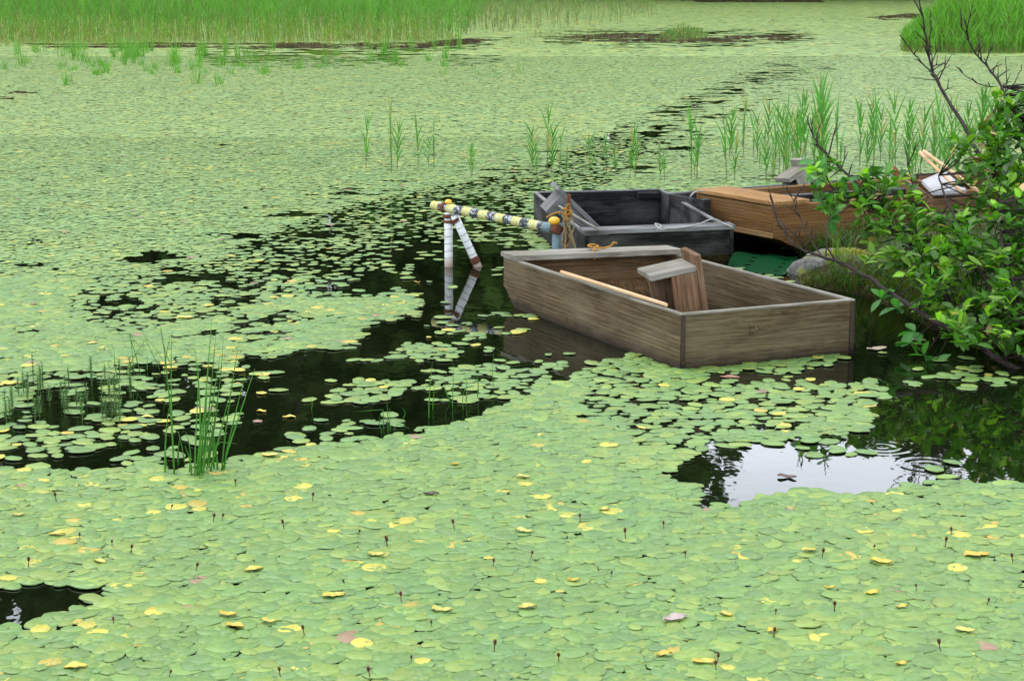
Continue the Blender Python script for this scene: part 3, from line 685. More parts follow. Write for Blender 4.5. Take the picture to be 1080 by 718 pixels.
hg = hexgrid(4.6, 13, .043, .38, .8); near_d = np.concatenate([select(hg[hg[:, 1] < 9.4], .92, 9), select(hg[hg[:, 1] >= 9.4], .92, 9, fine=.13)]); near_s = select(hexgrid(4.6, 13, .074, .3, .8), -1, .92, .45)
ND = 14
Pn = np.concatenate([near_d, near_s]); px, py = topix(Pn[:, 0], Pn[:, 1])
vis = (px > 8) & (px < 1072) & (py < 712) & (py > 470)
order = np.argsort(-(py * vis)); indiv = order[:285]; rest = np.setdiff1d(np.arange(len(Pn)), indiv)
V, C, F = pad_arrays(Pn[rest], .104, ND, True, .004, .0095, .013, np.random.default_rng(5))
acc = [(V, C, F)]
mid_d = select(hexgrid(13, 24, .045, .45, 1.0), .80, 9, fine=.16); mid_s = select(hexgrid(13, 24, .07, .35, 1.0), -1, .80, .7)
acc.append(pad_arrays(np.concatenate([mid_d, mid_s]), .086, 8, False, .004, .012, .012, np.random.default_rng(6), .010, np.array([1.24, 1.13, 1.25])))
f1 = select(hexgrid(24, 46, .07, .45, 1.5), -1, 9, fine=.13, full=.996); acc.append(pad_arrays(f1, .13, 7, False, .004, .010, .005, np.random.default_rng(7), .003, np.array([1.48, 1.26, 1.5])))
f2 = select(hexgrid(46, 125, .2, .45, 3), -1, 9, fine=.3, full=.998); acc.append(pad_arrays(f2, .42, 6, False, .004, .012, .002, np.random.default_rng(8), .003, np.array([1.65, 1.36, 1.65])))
off = 0; VV = []; CC = []; FF = []
for V, C, F in acc:
    VV.append(V); CC.append(C); FF += [[i + off for i in f] for f in F] if off else F; off += len(V)
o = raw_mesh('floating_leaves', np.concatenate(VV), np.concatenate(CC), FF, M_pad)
tag(o, 'pale green carpet of small oval floating leaves covering the pond', 'floating leaves', None, 'stuff')
print('pads', [len(a[2]) for a in acc])
r5 = np.random.default_rng(55)
for i in indiv:
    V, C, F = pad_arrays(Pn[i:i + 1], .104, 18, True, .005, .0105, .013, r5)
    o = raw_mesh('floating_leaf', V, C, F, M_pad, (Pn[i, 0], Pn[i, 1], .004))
    c = C[len(C) // 2]
    if c[0] > .33: tag(o, 'yellowed oval leaf floating among green ones nearest the camera', 'floating leaf', 'yellowed leaves in the nearest rows')
    elif c[0] > c[1] * 1.05: tag(o, 'brownish oval leaf floating among green ones nearest the camera', 'floating leaf', 'brownish leaves in the nearest rows')
    else: tag(o, 'green oval floating leaf in the nearest rows of the leaf carpet', 'floating leaf', 'green leaves in the nearest rows')

# curled yellow leaves that lie raised over the carpet: clearly visible ones
def curled(px_, py_, ln, colr, label, cat, grp=None, rot=None):
    c = g(px_, py_, .0115 if dens[int(py_) + 33, int(px_) - GX0] > .6 else .003); ln *= .8; m = MB(); n = 9; th = random.uniform(-.5, .5) if rot is None else rot; vs = []; cs = []
    for i in range(n + 1):
        t = i / n; wv = ln * random.uniform(.22, .36) * math.sin(math.pi * min(1, t * .95 + .05)) ** .7
        for s in (-1, -.5, 0, .5, 1):
            x = (t - .5) * ln; y = s * wv * (1 + .3 * math.sin(t * 9 + px_ + s)) + .05 * ln * math.sin(t * 4 + py_); z = .006 * abs(s) ** 2 + .003 * math.sin(t * 7 + px_)
            vs.append((c.x + x * math.cos(th) - y * math.sin(th), c.y + x * math.sin(th) + y * math.cos(th), c.z + z + .001))
            b = random.uniform(.85, 1.1); cs.append((colr[0] * b, colr[1] * b, colr[2] * b))
    m.add(vs, [(i * 5 + k, (i + 1) * 5 + k, (i + 1) * 5 + k + 1, i * 5 + k + 1) for i in range(n) for k in range(4)], cs)
    o = m.build('fallen_leaf', M_pad, origin=c, smooth=True); tag(o, label, cat, grp)
YL = 'yellow curled leaf lying raised on the green leaf carpet near the camera'
for (a_, b_, l_) in ((397, 585, .08), (553, 560, .09), (637, 537, .06), (854, 580, .07), (920, 625, .07), (930, 592, .1), (1030, 585, .12), (556, 640, .085), (700, 690, .07), (742, 698, .09), (766, 648, .06), (268, 600, .09), (240, 648, .08), (352, 628, .1), (105, 592, .07), (248, 660, .09), (80, 703, .09), (283, 655, .07), (951, 640, .06), (1018, 665, .08), (875, 620, .05), (480, 490, .05), (552, 503, .07), (950, 700, .05), (60, 563, .08), (20, 543, .06), (815, 665, .05), (466, 643, .09), (605, 612, .06)):
    curled(a_, b_, l_, random.choice(((.5, .38, .05), (.5, .34, .04), (.46, .38, .07), (.44, .40, .1))), YL, 'leaf', 'yellow curled leaves on the carpet')
for (a_, b_, l_) in ((278, 396, .1), (98, 362, .08), (290, 351, .06), (195, 335, .12), (276, 434, .06), (305, 440, .08), (285, 480, .1), (468, 370, .06), (440, 298, .05), (155, 440, .08), (330, 205, .09), (20, 404, .06)):
    curled(a_, b_, l_, (.66, .48, .1), 'yellow leaf floating left of or beyond the open water channel', 'leaf', 'yellow leaves beyond the channel')
dl = [(712, 652, .11, 'bleached whitish dead leaf lying on the carpet at the bottom right of centre', (.36, .27, .26)), (455, 521, .08, 'dark curled dead leaf on the carpet below the open channel', (.04, .03, .02)), (925, 368, .16, 'pale dead leaf floating beside the stern corner of the nearest boat', (.4, .3, .22)), (770, 398, .13, 'reddish dead leaf floating in front of the nearest boat', (.28, .13, .09)), (830, 503, .1, 'dark leaf floating in the bright patch of sky reflection', (.09, .05, .04)), (697, 378, .09, 'brown leaf floating against the long side of the nearest boat', (.25, .16, .08))]
for a_, b_, l_, lb, cl in dl: curled(a_, b_, l_, cl, lb, 'dead leaf')

# flower buds standing above the leaves
bud_root = None
spots = [(84, 571), (118, 578), (225, 553), (233, 551), (138, 585), (206, 604), (178, 716), (296, 716), (390, 716), (322, 672), (408, 578), (409, 577), (378, 566), (424, 637), (455, 663), (521, 690), (724, 590), (756, 702), (867, 590), (921, 582), (996, 578), (1003, 566), (1068, 595), (817, 650), (880, 647), (967, 625), (992, 689), (756, 709), (816, 674), (612, 552), (248, 515), (60, 530), (330, 530), (180, 540), (520, 600), (660, 570), (645, 610), (1040, 640), (300, 560), (30, 600), (560, 590), (480, 560), (700, 560), (590, 700), (120, 660), (433, 700)]
for (a_, b_) in spots:
    c = g(a_, b_, 0)
    if bud_root is None:
        s_local = True
        bud_root = empty('flower_bud', c, 'small dark red bud on a short stalk standing above the near leaf carpet', 'flower bud', 'red buds above the near leaf carpet')
        m = MB(); m.tube([(0, 0, 0), (.002, 0, .02), (.001, .001, .042)], .0022, 6, (.1, .05, .02)); m.build('stalk', M_bud, bud_root, True)
        m = MB(); m.tube([(.001, 0, .038), (.001, 0, .045), (.001, 0, .054), (.001, 0, .06)], [.003, .007, .0062, .001], 7)
        for k in range(5):
            a = k * 1.256; m.add([(.001 + .004 * math.cos(a), .004 * math.sin(a), .047), (.001 + .004 * math.cos(a + .8), .004 * math.sin(a + .8), .047), (.001 + .014 * math.cos(a + .4), .014 * math.sin(a + .4), .062)], [(0, 1, 2)])
        m.build('bud', M_bud, bud_root); s_local = False; r_ = bud_root
    else: r_ = copy_tree(bud_root)
    r_.location = c; s = random.uniform(.5, .85); r_.scale = (s, s, s); r_.rotation_euler = (random.uniform(-.25, .25), random.uniform(-.25, .25), random.random() * 6)

# ---------------------------------------------------------------- rushes in the near water
def rush_clump(name, label, stems, grp=None):
    """stems: (base px, base py, tip px, tip py, radius, kink)"""
    c = g(stems[0][0], stems[0][1]); root = empty(name, (c.x, c.y, 0), label, 'rush', grp)
    for (bx_, by_, tx_, ty_, r, kink) in stems:
        b = g(bx_, by_); D = b.y + random.uniform(-.05, .05)
        t_ = gd(tx_, ty_, D); r *= .75; m = MB(); pts = [Vector((b.x, b.y, -.04))]
        if kink:
            k = gd(kink[0], kink[1], D); seq = [b, k, t_]
            pts += [b.lerp(k, .5), k, k.lerp(t_, .5), t_]
        else:
            bow = Vector((random.uniform(-.015, .015), 0, 0))
            for i in range(1, 7): q = i / 6; pts.append(b.lerp(t_, q) + bow * math.sin(q * math.pi))
        v = random.uniform(.8, 1.25); n = len(pts)
        m.tube(pts, [r * (1 - .85 * (i / (n - 1)) ** 2) for i in range(n)], 6, (.055 * v, .2 * v, .018 * v)); m.build('stem', M_reed, root, True)
    return root
st = []
for (a_, b_, c_, d_) in ((207, 503, 221, 405), (211, 500, 224, 330), (208, 502, 232, 375), (213, 500, 228, 348), (216, 497, 236, 352), (205, 504, 210, 388), (214, 499, 218, 395), (210, 503, 205, 360), (219, 495, 231, 410), (202, 502, 195, 470), (199, 500, 196, 455), (233, 498, 252, 360), (233, 497, 269, 388), (235, 494, 259, 393), (226, 496, 226, 440), (212, 503, 229, 420), (220, 499, 241, 420), (174, 500, 178, 430), (184, 502, 181, 350), (184, 500, 170, 345), (188, 490, 190, 460), (176, 495, 174, 465), (230, 497, 222, 440)):
    st.append((a_, b_, c_, d_, random.uniform(.0045, .0065), None))
for (a_, b_, c_, d_, k) in ((216, 490, 249, 452, (228, 436)), (222, 480, 251, 468, (232, 466)), (214, 495, 238, 463, (222, 462)), (196, 488, 175, 456, (188, 455))):
    st.append((a_, b_, c_, d_, .003, k))
rush_clump('rush_clump', 'tall clump of upright dark green rushes left of the open channel', st)
st = [(128, 415, 120, 365, .004, None), (142, 393, 148, 366, .0035, (137, 352)), (150, 396, 100, 353, .0035, (136, 352)), (128, 395, 176, 385, .0035, (155, 356)), (176, 392, 168, 340, .005, None), (173, 394, 180, 352, .004, None), (155, 390, 155, 368, .003, None), (117, 388, 116, 379, .003, None), (170, 390, 150, 348, .003, None), (182, 390, 172, 360, .003, None)]
rush_clump('rush_clump', 'loose tuft of bent rush stems behind the tall clump, at the left', st)
st = [(452, 440, 456, 382, .0045, None), (477, 430, 478, 383, .004, None), (491, 426, 489, 388, .004, None), (503, 420, 500, 384, .004, None), (521, 408, 521, 373, .003, None), (456, 432, 458, 398, .003, None), (489, 432, 493, 405, .003, None), (476, 424, 470, 402, .003, None)]
rush_clump('rush_clump', 'sparse straight rush stems in the leaf raft left of the nearest boat', st)
st = [(405, 457, 373, 434, .0035, (404, 432)), (409, 456, 408, 424, .004, None), (412, 455, 411, 430, .003, None), (404, 457, 402, 436, .003, None), (413, 454, 433, 452, .003, (420, 447)), (424, 442, 424, 430, .003, None), (328, 432, 326, 418, .003, None)]
rush_clump('rush_clump', 'small bent rush tuft at the lower edge of the open channel', st)
# small feathery shoots at the left
shoot = []
for (a_, b_) in [(random.uniform(2, 140), random.uniform(398, 448)) for _ in range(46)]:
    c = g(a_, b_)
    if len(shoot) < 5:
        s_local = True
        r_ = empty('water_shoot', c, 'short green whorled shoot standing in the water at the left edge of the pond', 'water plant', 'short shoots at the left edge')
        m = MB(); h = random.uniform(.09, .15); m.tube([(0, 0, -.02), (.003, 0, h)], [.003, .0015], 5, (.06, .13, .02)); m.build('stem', M_reed, r_)
        m = MB()
        for k in range(7):
            z = h * (.25 + .75 * k / 6)
            for j in range(5):
                a = j * 1.257 + k; m.blade((0, 0, z), (math.cos(a), math.sin(a), .6), .022, .006, .4, (.07 * random.uniform(.7, 1.3), .17, .03), 2)
        m.build('leaves', M_reed, r_); s_local = False; shoot.append(r_)
    else: r_ = copy_tree(random.choice(shoot)); 
    r_.location = c; r_.rotation_euler = (0, 0, random.random() * 6)

# ---------------------------------------------------------------- reed shoots behind the boats
def make_reed(h, seed, label, group):
    global s_local
    random.seed(seed); s_local = True
    r_ = empty('reed', (0, 0, 0), label, 'reed', group)
    lean = random.uniform(-.08, .08); f = lambda t: Vector((lean * h * t * t, 0, h * t))
    m = MB(); m.tube([f(-.05)] + [f(i / 5 * .85) for i in range(6)], [.0045] * 3 + [.0035, .003, .002, .001], 5, (.13, .16, .05)); m.build('stem', M_reed, r_, True)
    m = MB(); n = random.randint(6, 9)
    for k in range(n):
        t = .2 + .66 * k / n; a = (0 if k % 2 else math.pi) + random.uniform(-.6, .6); v = random.uniform(.75, 1.25)
        cl = (.055 * v, .2 * v, .018 * v) if random.random() < .93 else (.25, .24, .07)
        m.blade(f(t), (math.cos(a) * .32, math.sin(a) * .3, 1), h * random.uniform(.3, .46), random.uniform(.017, .026), random.uniform(.0, .6), cl, 5, Vector((random.uniform(.6, 1), random.uniform(-.6, .6), 0)))
    for k in range(2): m.blade(f(.82), (random.uniform(-.15, .15), .05, 1), h * .26, .014, .1, (.075, .2, .03), 4, Vector((1, .3, 0)))
    m.build('leaves', M_reed, r_); s_local = False
    return r_
GL = 'green reed shoot standing in the dense row of reeds right behind the boats'; GG = 'reed shoots in the dense row behind the boats'
protos = [make_reed(h, 100 + i, GL, GG) for i, h in enumerate((.74, .62, .55, .7, .48, .66, .4, .58))]
random.seed(21)
used = set()
def put(px_, py_, hp, label, group):
    k = random.randrange(8) if len(used) >= 8 else len(used)
    if k in used: r_ = copy_tree(protos[k])
    else: used.add(k); r_ = protos[k]
    hh = (.74, .62, .55, .7, .48, .66, .4, .58)[k]; c = g(px_, py_); H_ = hp / ((py_ + 34) / CH) / .98; s = H_ / hh
    r_.location = c; r_.scale = (s ** .6, s ** .6, s); r_.rotation_euler = (random.uniform(-.05, .05), random.uniform(-.05, .05), random.uniform(0, 6.28)); r_['label'] = label; r_['group'] = group
LL = 'lone reed shoot rising from the leaf carpet left of and behind the black boat'; LG = 'scattered reed shoots left of the black boat'
for (a_, b_, h_) in ((386, 178, 58), (413, 183, 76), (419, 180, 50), (441, 178, 55), (458, 178, 50), (452, 176, 30), (497, 187, 34), (498, 186, 26), (562, 182, 48), (566, 186, 36), (577, 186, 72), (582, 184, 50), (590, 183, 44), (597, 186, 30), (622, 186, 44), (640, 184, 40), (650, 186, 32)):
    put(a_, b_, h_, LL, LG)
ML = 'reed shoot standing alone above the black boat and the boat gap, in open leaf carpet'; MG = 'single reed shoots above the black boat'
for (a_, b_, h_) in ((664, 188, 58), (670, 189, 45), (696, 192, 40), (701, 192, 34), (729, 190, 78), (735, 190, 62), (732, 186, 50)):
    put(a_, b_, h_, ML, MG)
for i in range(80):
    a_ = 755 + 300 * random.random() ** .95; b_ = random.uniform(155, 194); h_ = random.uniform(34, 84) * (1.05 if 830 < a_ < 1010 else .9)
    if a_ > 1000: b_ = random.uniform(150, 175)
    put(a_, b_, h_, GL, GG)

# ---------------------------------------------------------------- far reed beds
def bed(name, label, P, count, hmin, hmax, colr, wid=.022, front=.5, yellow=0.0, lv=3, lean=.12, cat='reeds'):
    """P ground polygon; blades denser at the side facing the camera"""
    P = [(g(*p).x, g(*p).y) for p in P]; xs = [p[0] for p in P]; ys = [p[1] for p in P]; m = MB(); n = 0
    y0 = min(ys); y1 = max(ys)
    while n < count:
        k = 4000; X = rng.uniform(min(xs), max(xs), k); U = rng.random(k) ** (1 / front if front < 1 else 1); Y = y0 + (y1 - y0) * (rng.random(k) ** (1 + 1.2 * front))
        ok = inpoly(X, Y, P) & (vnoise(X, Y, 1.1, 31) + .35 * rng.random(k) > .38)
        for x, y in zip(X[ok], Y[ok]):
            h = random.uniform(hmin, hmax) * min(1, .28 + .62 * float(distpoly(np.array([x]), np.array([y]), P)[0])) * (.8 + .4 * float(vnoise(x, y, 1.7, 32))); v = random.uniform(.7, 1.3); a = random.random() * 6.28
            c = (colr[0] * v, colr[1] * v, colr[2] * v)
            if random.random() < yellow: c = (.22 * v, .26 * v, .04 * v)
            wx, wy = math.cos(a) * lean, math.sin(a) * lean
            m.blade((x, y, -.02), (wx, wy, 1), h, wid * .6, random.uniform(-.1, .25), (c[0] * 1.1, c[1] * .8, c[2] * .9) if random.random() < .7 else (.2, .15, .07), 3, Vector((1, random.uniform(-.5, .5), 0)))
            for j in range(lv):
                t = random.uniform(.25, .8); a = random.random() * 6.28
                m.blade((x + wx * h * t, y + wy * h * t, h * t), (math.cos(a) * .45, math.sin(a) * .45, 1), h * random.uniform(.25, .42), wid, random.uniform(.1, .9), c, 3, Vector((1, random.uniform(-.7, .7), 0)))
            n += 1
            if n >= count: break
    o = m.build(name, M_reed); return tag(o, label, cat, None, 'stuff')
bed('reed_bed', 'wide bed of tall green reeds along the far left of the pond', [(-120, 44), (60, 45), (250, 44), (400, 44), (480, 42), (500, 30), (520, 6), (430, -8), (-120, -8)], 13000, 1.35, 1.9, (.08, .23, .024), .022, .6)
bed('sedge_fringe', 'bright yellow-green sedge fringe along the foot of the left reed bed', [(-60, 50), (120, 50), (300, 49), (400, 50), (475, 47), (485, 41), (420, 41), (250, 43), (-60, 43)], 1500, .4, 1.0, (.12, .25, .02), .016, .5, .1, 1, .1)
bed('reed_bed', 'thin pale green reeds receding behind the left bed toward the middle', [(480, 38), (560, 33), (640, 27), (700, 15), (680, 0), (600, -5), (500, 10)], 900, .8, 1.3, (.11, .2, .05), .022, .5, .05, 2)
bed('reed_bed', 'rounded clump of tall bright green reeds at the upper right', [(950, 56), (1010, 57), (1090, 57), (1200, 55), (1200, 25), (1060, 22), (985, 30), (952, 45)], 6500, 1.1, 1.65, (.085, .255, .016), .024, .6)
bed('sedge_clump', 'short sedge patch on the low mud islet in the upper middle', [(690, 44), (712, 45), (745, 42), (748, 36), (720, 34), (698, 37)], 500, .35, .6, (.08, .19, .03), .02, .5, .1, 1)
bed('sedge_clump', 'thin sparse sedges standing in shallow water left of the mud islet', [(520, 48), (600, 50), (690, 47), (690, 38), (560, 36)], 170, .25, .5, (.1, .2, .05), .014, .3, .1, 0)
# individual tufts in the shallows in front of the left bed
random.seed(5)
tufts = []
TL = 'small upright sedge tuft in the shallows in front of the left reed bed'; TG = 'sedge tufts in the far left shallows'
def tuft(px_, py_, hp, label=TL, group=TG, n=15):
    c = g(px_, py_); h = hp / ((py_ + 34) / CH); global s_local
    if len(tufts) < 6:
        s_local = True; r_ = bpy.data.objects.new('sedge_tuft', None)
        m = MB()
        for k in range(n):
            a = random.random() * 6.28; v = random.uniform(.7, 1.3)
            m.blade((random.uniform(-.09, .09), random.uniform(-.09, .09), -.01), (math.cos(a) * .12, math.sin(a) * .12, 1), random.uniform(.5, 1), .016, random.uniform(0, .3), (.1 * v, .26 * v, .025 * v), 3, Vector((1, random.uniform(-.5, .5), 0)))
        bpy.data.objects.remove(r_); r_ = m.build('sedge_tuft', M_reed); s_local = False; tufts.append(r_)
    else: r_ = random.choice(tufts).copy(); col.objects.link(r_)
    r_.location = c; r_.scale = (.8, .8, h); r_.rotation_euler = (0, 0, random.random() * 6); tag(r_, label, 'sedge', group)
for i in range(120):
    a_ = random.uniform(-10, 500) if i % 3 else random.uniform(60, 260); b_ = random.uniform(52, 80) if i % 4 else random.uniform(56, 68)
    tuft(a_, b_, random.uniform(12, 34) * (1 if b_ < 68 else .6))
tuft(207, 89, 40, 'tallest sedge tuft standing apart in front of the left reed bed', None, 16); tuft(72, 90, 22, 'sedge tuft nearest the left corner, in front of the reed bed', None)
for a_, b_, h_ in ((505, 80, 16), (548, 78, 20), (520, 82, 12), (232, 90, 20), (850, 78, 14)): tuft(a_, b_, h_, 'sparse sedge tuft standing alone in the middle distance leaf carpet', 'lone sedge tufts in the middle distance')
# mud islets and debris
def islet(name, label, P, hgt, mat):
    P = [(g(*p).x, g(*p).y) for p in P]; xs = [p[0] for p in P]; ys = [p[1] for p in P]; n = 110
    X, Y = np.meshgrid(np.linspace(min(xs), max(xs), n), np.linspace(min(ys), max(ys), n), indexing='ij')
    d = distpoly(X, Y, P) * np.where(inpoly(X, Y, P), 1, -1); Z = np.clip(d * .12, -.05, .012) + (vnoise(X * .35, Y, .35, 41) - .52) * .09 + (vnoise(X, Y, .11, 42) - .62) * .06
    idx = np.arange(n * n).reshape(n, n); m = MB(); m.add(list(zip(X.ravel(), Y.ravel(), Z.ravel())), [tuple(q) for q in np.stack([idx[:-1, :-1], idx[1:, :-1], idx[1:, 1:], idx[:-1, 1:]], -1).reshape(-1, 4).tolist()])
    o = m.build(name, mat, smooth=True); o['kind'] = 'structure'; return o
M_mud = soil_mat('brown_litter_mud', (.010, .009, .004), (.035, .028, .012), (.07, .058, .03))
islet('mud_flat', '', [(590, 41), (640, 36), (700, 37), (780, 39), (848, 38), (846, 42), (760, 46), (680, 45), (610, 44)], .035, M_mud)
islet('mud_flat', '', [(915, 19), (960, 15), (985, 17), (980, 21), (935, 22)], .05, M_mud)
islet('mud_flat', '', [(720, 1), (860, 0), (870, 3), (740, 3)], .08, M_mud)
islet('mud_flat', '', [(-60, 95), (10, 92), (38, 99), (15, 105), (-60, 106)], .018, M_mud)
islet('mud_flat', '', [(345, 48), (430, 46), (490, 42), (520, 43), (480, 49), (400, 52), (350, 52)], .02, M_mud)
islet('mud_flat', '', [(20, 47), (200, 46), (350, 46), (350, 52), (200, 51), (60, 52)], .012, M_mud)

# ---------------------------------------------------------------- bank vegetation
def bank_grass():
    m = MB(); n = 0
    while n < 13000:
        X = rng.uniform(1.5, 4.3, 2000); Y = rng.uniform(9.3, 14.5, 2000); d = distpoly(X, Y, SHP) * np.where(inpoly(X, Y, SHP), 1, -1); ok = (d > -.02) & (rng.random(2000) < np.where(d < .35, 1, .7))
        Hh = bank_h(X, Y)
        for x, y, h, dd in zip(X[ok], Y[ok], Hh[ok], d[ok]):
            v = random.uniform(.6, 1.3); a = random.random() * 6.28; L_ = random.uniform(.08, .3)
            if abs(x - cR.x) < .42 and abs(y - cR.y) < .5: continue
            c = (.04 * v, .115 * v, .014 * v) if random.random() < .62 else ((.13 * v, .13 * v, .02 * v) if random.random() < .4 else (.09 * v, .06 * v, .03 * v))
            if dd < .15: a = -math.pi / 2 - .5 + random.uniform(-.9, .9)
            m.blade((x, y, h - .01), (math.cos(a) * .45, math.sin(a) * .45, .8), L_, .006, random.uniform(.4, 1.8), c, 4)
            n += 1
    o = m.build('bank_grass', M_reed); tag(o, 'green and yellowish grass covering the bank under the shrub', 'grass', None, 'stuff')
    # moss cushions with fine yellow-green tufts
    m = MB(); c = g(893, 288)
    for i in range(1500):
        a = random.random() * 6.28; r = random.random() ** .5; x = c.x + .26 * r * math.cos(a); y = c.y + .03 + .2 * r * math.sin(a); v = random.uniform(.7, 1.3)
        z = .13 * math.sqrt(max(0, 1 - r * r)) + .02; a = random.random() * 6.28
        m.blade((x, y, z), (math.cos(a), math.sin(a), 1.0), random.uniform(.02, .05), .006, .8, (.3 * v, .29 * v, .015 * v) if random.random() < .75 else (.1 * v, .14 * v, .02 * v), 2)
    o = m.build('moss', M_reed); tag(o, 'yellow-green moss cushion on the rock under the shrub', 'moss', None, 'stuff')
    c = g(885, 280, .1); m = MB()
    for i in range(16):
        a = random.uniform(-2.2, -.6) if i % 2 else random.random() * 6; m.blade((c.x + random.uniform(-.05, .05), c.y, .1), (math.cos(a) * .3, math.sin(a) * .2, 1), random.uniform(.12, .28), .006, random.uniform(.1, .7), (.13, .25, .03), 4)
    o = m.build('grass_tuft', M_reed, origin=(c.x, c.y, .1)); tag(o, 'small bright grass tuft on the mossy rock beside the orange-brown boat', 'grass tuft')
bank_grass()

def shrub():
    def gd(px, py, D): return gd0(px, py, D + 1.9 * min(1.4, max(0, (370 - py) / 220)))
    random.seed(99)
    base = g(1112, 388); root = empty('shrub', (base.x, base.y, 0), 'broadleaf shrub with dark bare twigs leaning over the water at the right', 'shrub')
    br = MB(); nodes = []
    def limb(pts, r0, r1):
        P = [gd(*p) for p in pts]; out = []
        for i in range(len(P) - 1):
            p0 = P[max(i - 1, 0)]; p1 = P[i]; p2 = P[i + 1]; p3 = P[min(i + 2, len(P) - 1)]
            for k in range(5):
                t = k / 5; out.append(.5 * ((2 * p1) + (p2 - p0) * t + (2 * p0 - 5 * p1 + 4 * p2 - p3) * t * t + (-p0 + 3 * p1 - 3 * p2 + p3) * t ** 3) + Vector((random.uniform(-.006, .006), random.uniform(-.006, .006), random.uniform(-.006, .006))))
        out.append(P[-1]); n = len(out); r1 = r1 * 1.7; r0 = r0 * 1.15; br.tube(out, [r0 + (r1 - r0) * i / (n - 1) for i in range(n)], 6); return out
    B = (base.x, base.y); D0 = base.y
    def spurs(path, every=2, L_=.12):
        for i in range(2, len(path) - 1, every):
            d = (path[i + 1] - path[i]).normalized(); s = Vector((random.uniform(-1, 1), random.uniform(-.6, .6), random.uniform(-.2, 1))).normalized()
            e = path[i] + (d * .6 + s * .8).normalized() * random.uniform(.3, 1.3) * L_; mid_ = path[i].lerp(e, .5) + Vector((0, 0, .008)); br.tube([path[i], mid_, e], [.005, .004, .0022], 4)
            if random.random() < .5: e2 = mid_ + (s * .5 + Vector((random.uniform(-.5, .5), 0, .6))).normalized() * L_ * .4; br.tube([mid_, e2], [.0035, .002], 4)
    leafy = []
    l1 = limb([(1112, 402, D0), (1075, 391, D0), (1040, 370, D0 - .02), (1005, 348, D0), (960, 323, D0 + .1), (930, 302, D0 + .15), (895, 281, D0 + .2), (860, 268, D0 + .2), (838, 258, D0 + .2), (822, 236, D0 + .2), (812, 205, D0 + .2)], .019, .002); spurs(l1[26:], 2, .17)
    l1b = limb([(868, 271, D0 + .2), (850, 245, D0 + .25), (840, 220, D0 + .25), (835, 205, D0 + .25)], .004, .0015); spurs(l1b, 2, .1)
    l1c = limb([(871, 272, D0 + .2), (872, 245, D0 + .1), (876, 222, D0 + .1), (882, 196, D0)], .004, .0015)
    l2 = limb([(1118, 400, D0 + .05), (1060, 365, D0 + .2), (1010, 325, D0 + .3), (986, 300, D0 + .3), (965, 270, D0 + .3), (923, 222, D0 + .3), (902, 193, D0 + .3), (868, 159, D0 + .3), (855, 138, D0 + .3)], .018, .0025); spurs(l2[18:], 1, .2)
    l3 = limb([(986, 300, D0 + .3), (969, 275, D0 + .35), (967, 236, D0 + .4), (964, 207, D0 + .4), (955, 160, D0 + .45)], .011, .0025); spurs(l3, 2, .18)
    l4 = limb([(1130, 380, D0 + .2), (1090, 300, D0 + .5), (1060, 220, D0 + .6), (1031, 160, D0 + .6), (998, 103, D0 + .6), (985, 78, D0 + .6), (980, 58, D0 + .6), (969, -4, D0 + .6)], .02, .003); spurs(l4[18:], 1, .2)
    l5 = limb([(988, 82, D0 + .6), (968, 62, D0 + .6), (949, 37, D0 + .6)], .005, .002); spurs(l5, 2, .08)
    l6 = limb([(981, 60, D0 + .6), (981, 35, D0 + .55), (982, 11, D0 + .55)], .004, .0015); spurs(l6, 3, .06)
    l7 = limb([(1125, 300, D0 + .5), (1085, 180, D0 + .5), (1060, 100, D0 + .5), (1045, 75, D0 + .5), (1029, 56, D0 + .5), (1013, 25, D0 + .5)], .013, .002); spurs(l7[8:], 1, .17)
    l8 = limb([(1060, 102, D0 + .5), (1062, 80, D0 + .5), (1061, 60, D0 + .5)], .004, .0015); l9 = limb([(1060, 98, D0 + .5), (1072, 85, D0 + .5), (1078, 68, D0 + .5)], .004, .0015)
    l9b = limb([(1052, 92, D0 + .5), (1030, 88, D0 + .5), (1008, 70, D0 + .5)], .004, .0015); spurs(l9b, 3, .05)
    l10 = limb([(1049, 190, D0 + .4), (1047, 150, D0 + .4), (1051, 112, D0 + .4)], .006, .002)
    l11 = limb([(990, 84, D0 + .6), (975, 84, D0 + .6), (957, 81, D0 + .6)], .003, .0012)
    l12 = limb([(1100, 360, D0 + .1), (1050, 310, D0 + .1), (1020, 260, D0), (1000, 215, D0), (990, 185, D0)], .012, .003)
    l13 = limb([(1110, 385, D0), (1080, 330, D0 - .2), (1060, 270, D0 - .2), (1050, 215, D0 - .2)], .012, .003)
    l14 = limb([(925, 225, D0 + .3), (900, 215, D0 + .2), (880, 200, D0 + .2), (870, 185, D0 + .2)], .005, .002)
    for P in (l1[:34], l2, l3, l4[:24], l7[:12], l10, l12, l13, l14, l14): nodes += P[2:]
    lf = MB()
    def leaf(p, d, ln, colr):
        d = d.normalized(); up = Vector((random.gauss(0, .35), random.gauss(0, .35), 1)).normalized(); s = d.cross(up)
        s = s.normalized() if s.length > .05 else Vector((1, 0, 0)); nn = s.cross(d).normalized(); wv = ln * random.uniform(.24, .31); dr = random.uniform(.05, .25) * ln; vs = []
        prof = ((0, .03), (.22, .62), (.5, 1.0), (.76, .78), (.93, .3), (1.0, .02))
        cs = []
        for t, q in prof:
            c = p + d * ln * t - nn * dr * t * t
            vs += [c - s * wv * q + nn * wv * .28 * q, c, c + s * wv * q + nn * wv * .28 * q]; cs += [colr, tuple(x * 1.35 for x in colr), colr]
        fs = []
        for i in range(5): fs += [(3 * i, 3 * i + 1, 3 * i + 4, 3 * i + 3), (3 * i + 1, 3 * i + 2, 3 * i + 5, 3 * i + 4)]
        lf.add(vs, fs, cs)
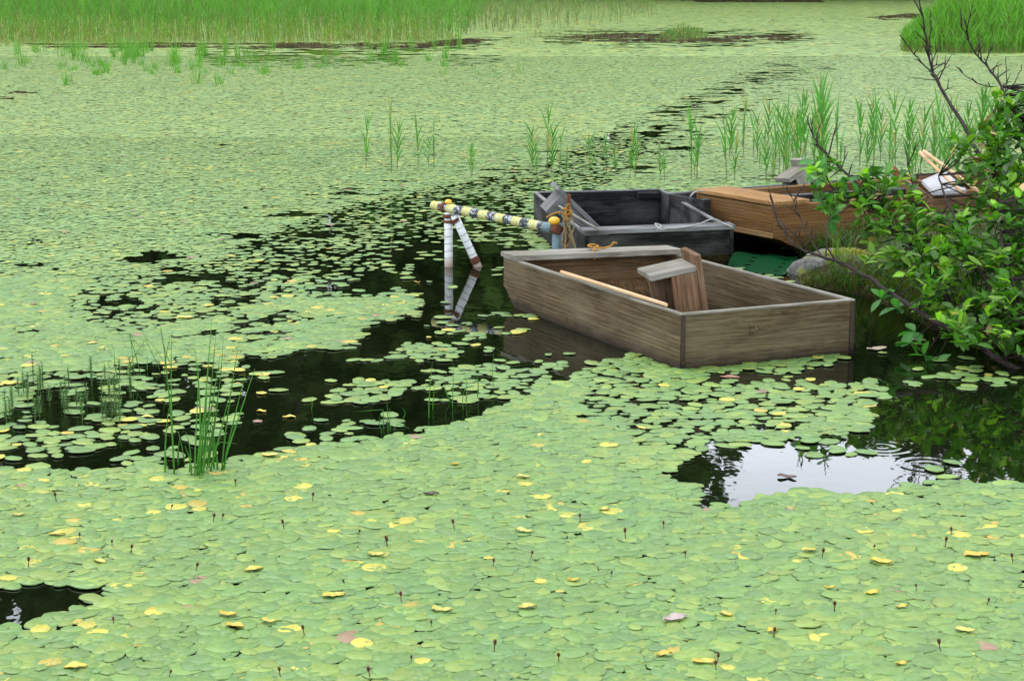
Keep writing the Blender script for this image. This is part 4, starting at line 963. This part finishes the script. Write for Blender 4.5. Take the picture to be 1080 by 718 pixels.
    outline = [(848, 178), (868, 165), (905, 178), (935, 185), (950, 165), (970, 190), (992, 188), (1003, 140), (1022, 150), (1040, 125), (1052, 98), (1085, 92), (1240, 60), (1280, 300), (1240, 420), (1120, 392), (1075, 372), (1030, 372), (1012, 365), (992, 352), (975, 330), (960, 305), (935, 285), (915, 262), (900, 240), (870, 228), (852, 200)]
    NP = np.array([tuple(n) for n in nodes]); k = 0; tries = 0
    while k < 1200 and tries < 90000:
        tries += 1
        px_ = random.uniform(845, 1260); py_ = random.uniform(70, 410)
        if not bool(inpoly(np.array([px_]), np.array([py_]), outline)[0]): continue
        if px_ < 960 and random.random() < (.65 if py_ > 225 else .4): continue
        if 962 < px_ < 1022 and 155 < py_ < 212: continue
        D = D0 + random.uniform(-.4, .7) if px_ > 980 else D0 + random.uniform(-.05, .45)
        p = gd(px_, py_, D)
        if p.z < .07: continue
        dd = np.linalg.norm(NP - np.array(p), axis=1); j = int(dd.argmin())
        if dd[j] > (.5 if px_ < 1060 else .8): continue
        a = nodes[j]; mid_ = a.lerp(p, .5) + Vector((random.uniform(-.03, .03), random.uniform(-.03, .03), -.02 * random.random()))
        br.tube([a, mid_, p], [.0045, .003, .0018], 4); k += 1
        d = (p - mid_).normalized(); nl = random.randint(5, 9)
        tip_red = random.random() < (.16 if 940 < px_ < 1040 and py_ < 200 else .008)
        bri = random.uniform(.5, 1.5); yel = random.random() < .24
        for q in range(nl):
            t = q / (nl - 1); at = mid_.lerp(p, .1 + .9 * t) if q < nl - 1 else p; side = Vector((random.gauss(0, 1), random.gauss(0, 1), random.gauss(.15, .5))).normalized()
            ld = (d * (.5 + t * .4) + side * .9).normalized(); v = bri * random.uniform(.75, 1.25)
            c = (.046 * v, .132 * v, .013 * v)
            if yel or random.random() < .06: c = (.13 * v, .26 * v, .02 * v)
            if tip_red and q > nl - 3: c = (.17 * v, .06 * v, .03 * v)
            if random.random() < .012: c = (.4 * v, .28 * v, .12 * v)
            leaf(at, ld, random.uniform(.055, .095), c)
    for (px_, py_) in ((870, 190), (880, 205), (862, 182), (893, 190), (905, 205), (875, 232), (870, 215), (918, 185), (858, 170), (985, 385), (975, 375), (945, 325), (965, 350), (960, 362), (930, 315)):   # leaves on the outer shoots
        p = gd(px_, py_, D0 + .2); j = int(np.linalg.norm(NP - np.array(p), axis=1).argmin()); br.tube([nodes[j], p], [.003, .0018], 4)
        for q in range(5):
            v = random.uniform(.9, 1.4); leaf(p, Vector((random.gauss(0, 1), random.gauss(0, .7), random.gauss(0, .5))), random.uniform(.08, .11), (.045 * v, .15 * v, .03 * v))
    br.build('branches', M_bark, root, True); lf.build('foliage', M_leaf, root, True)
shrub()
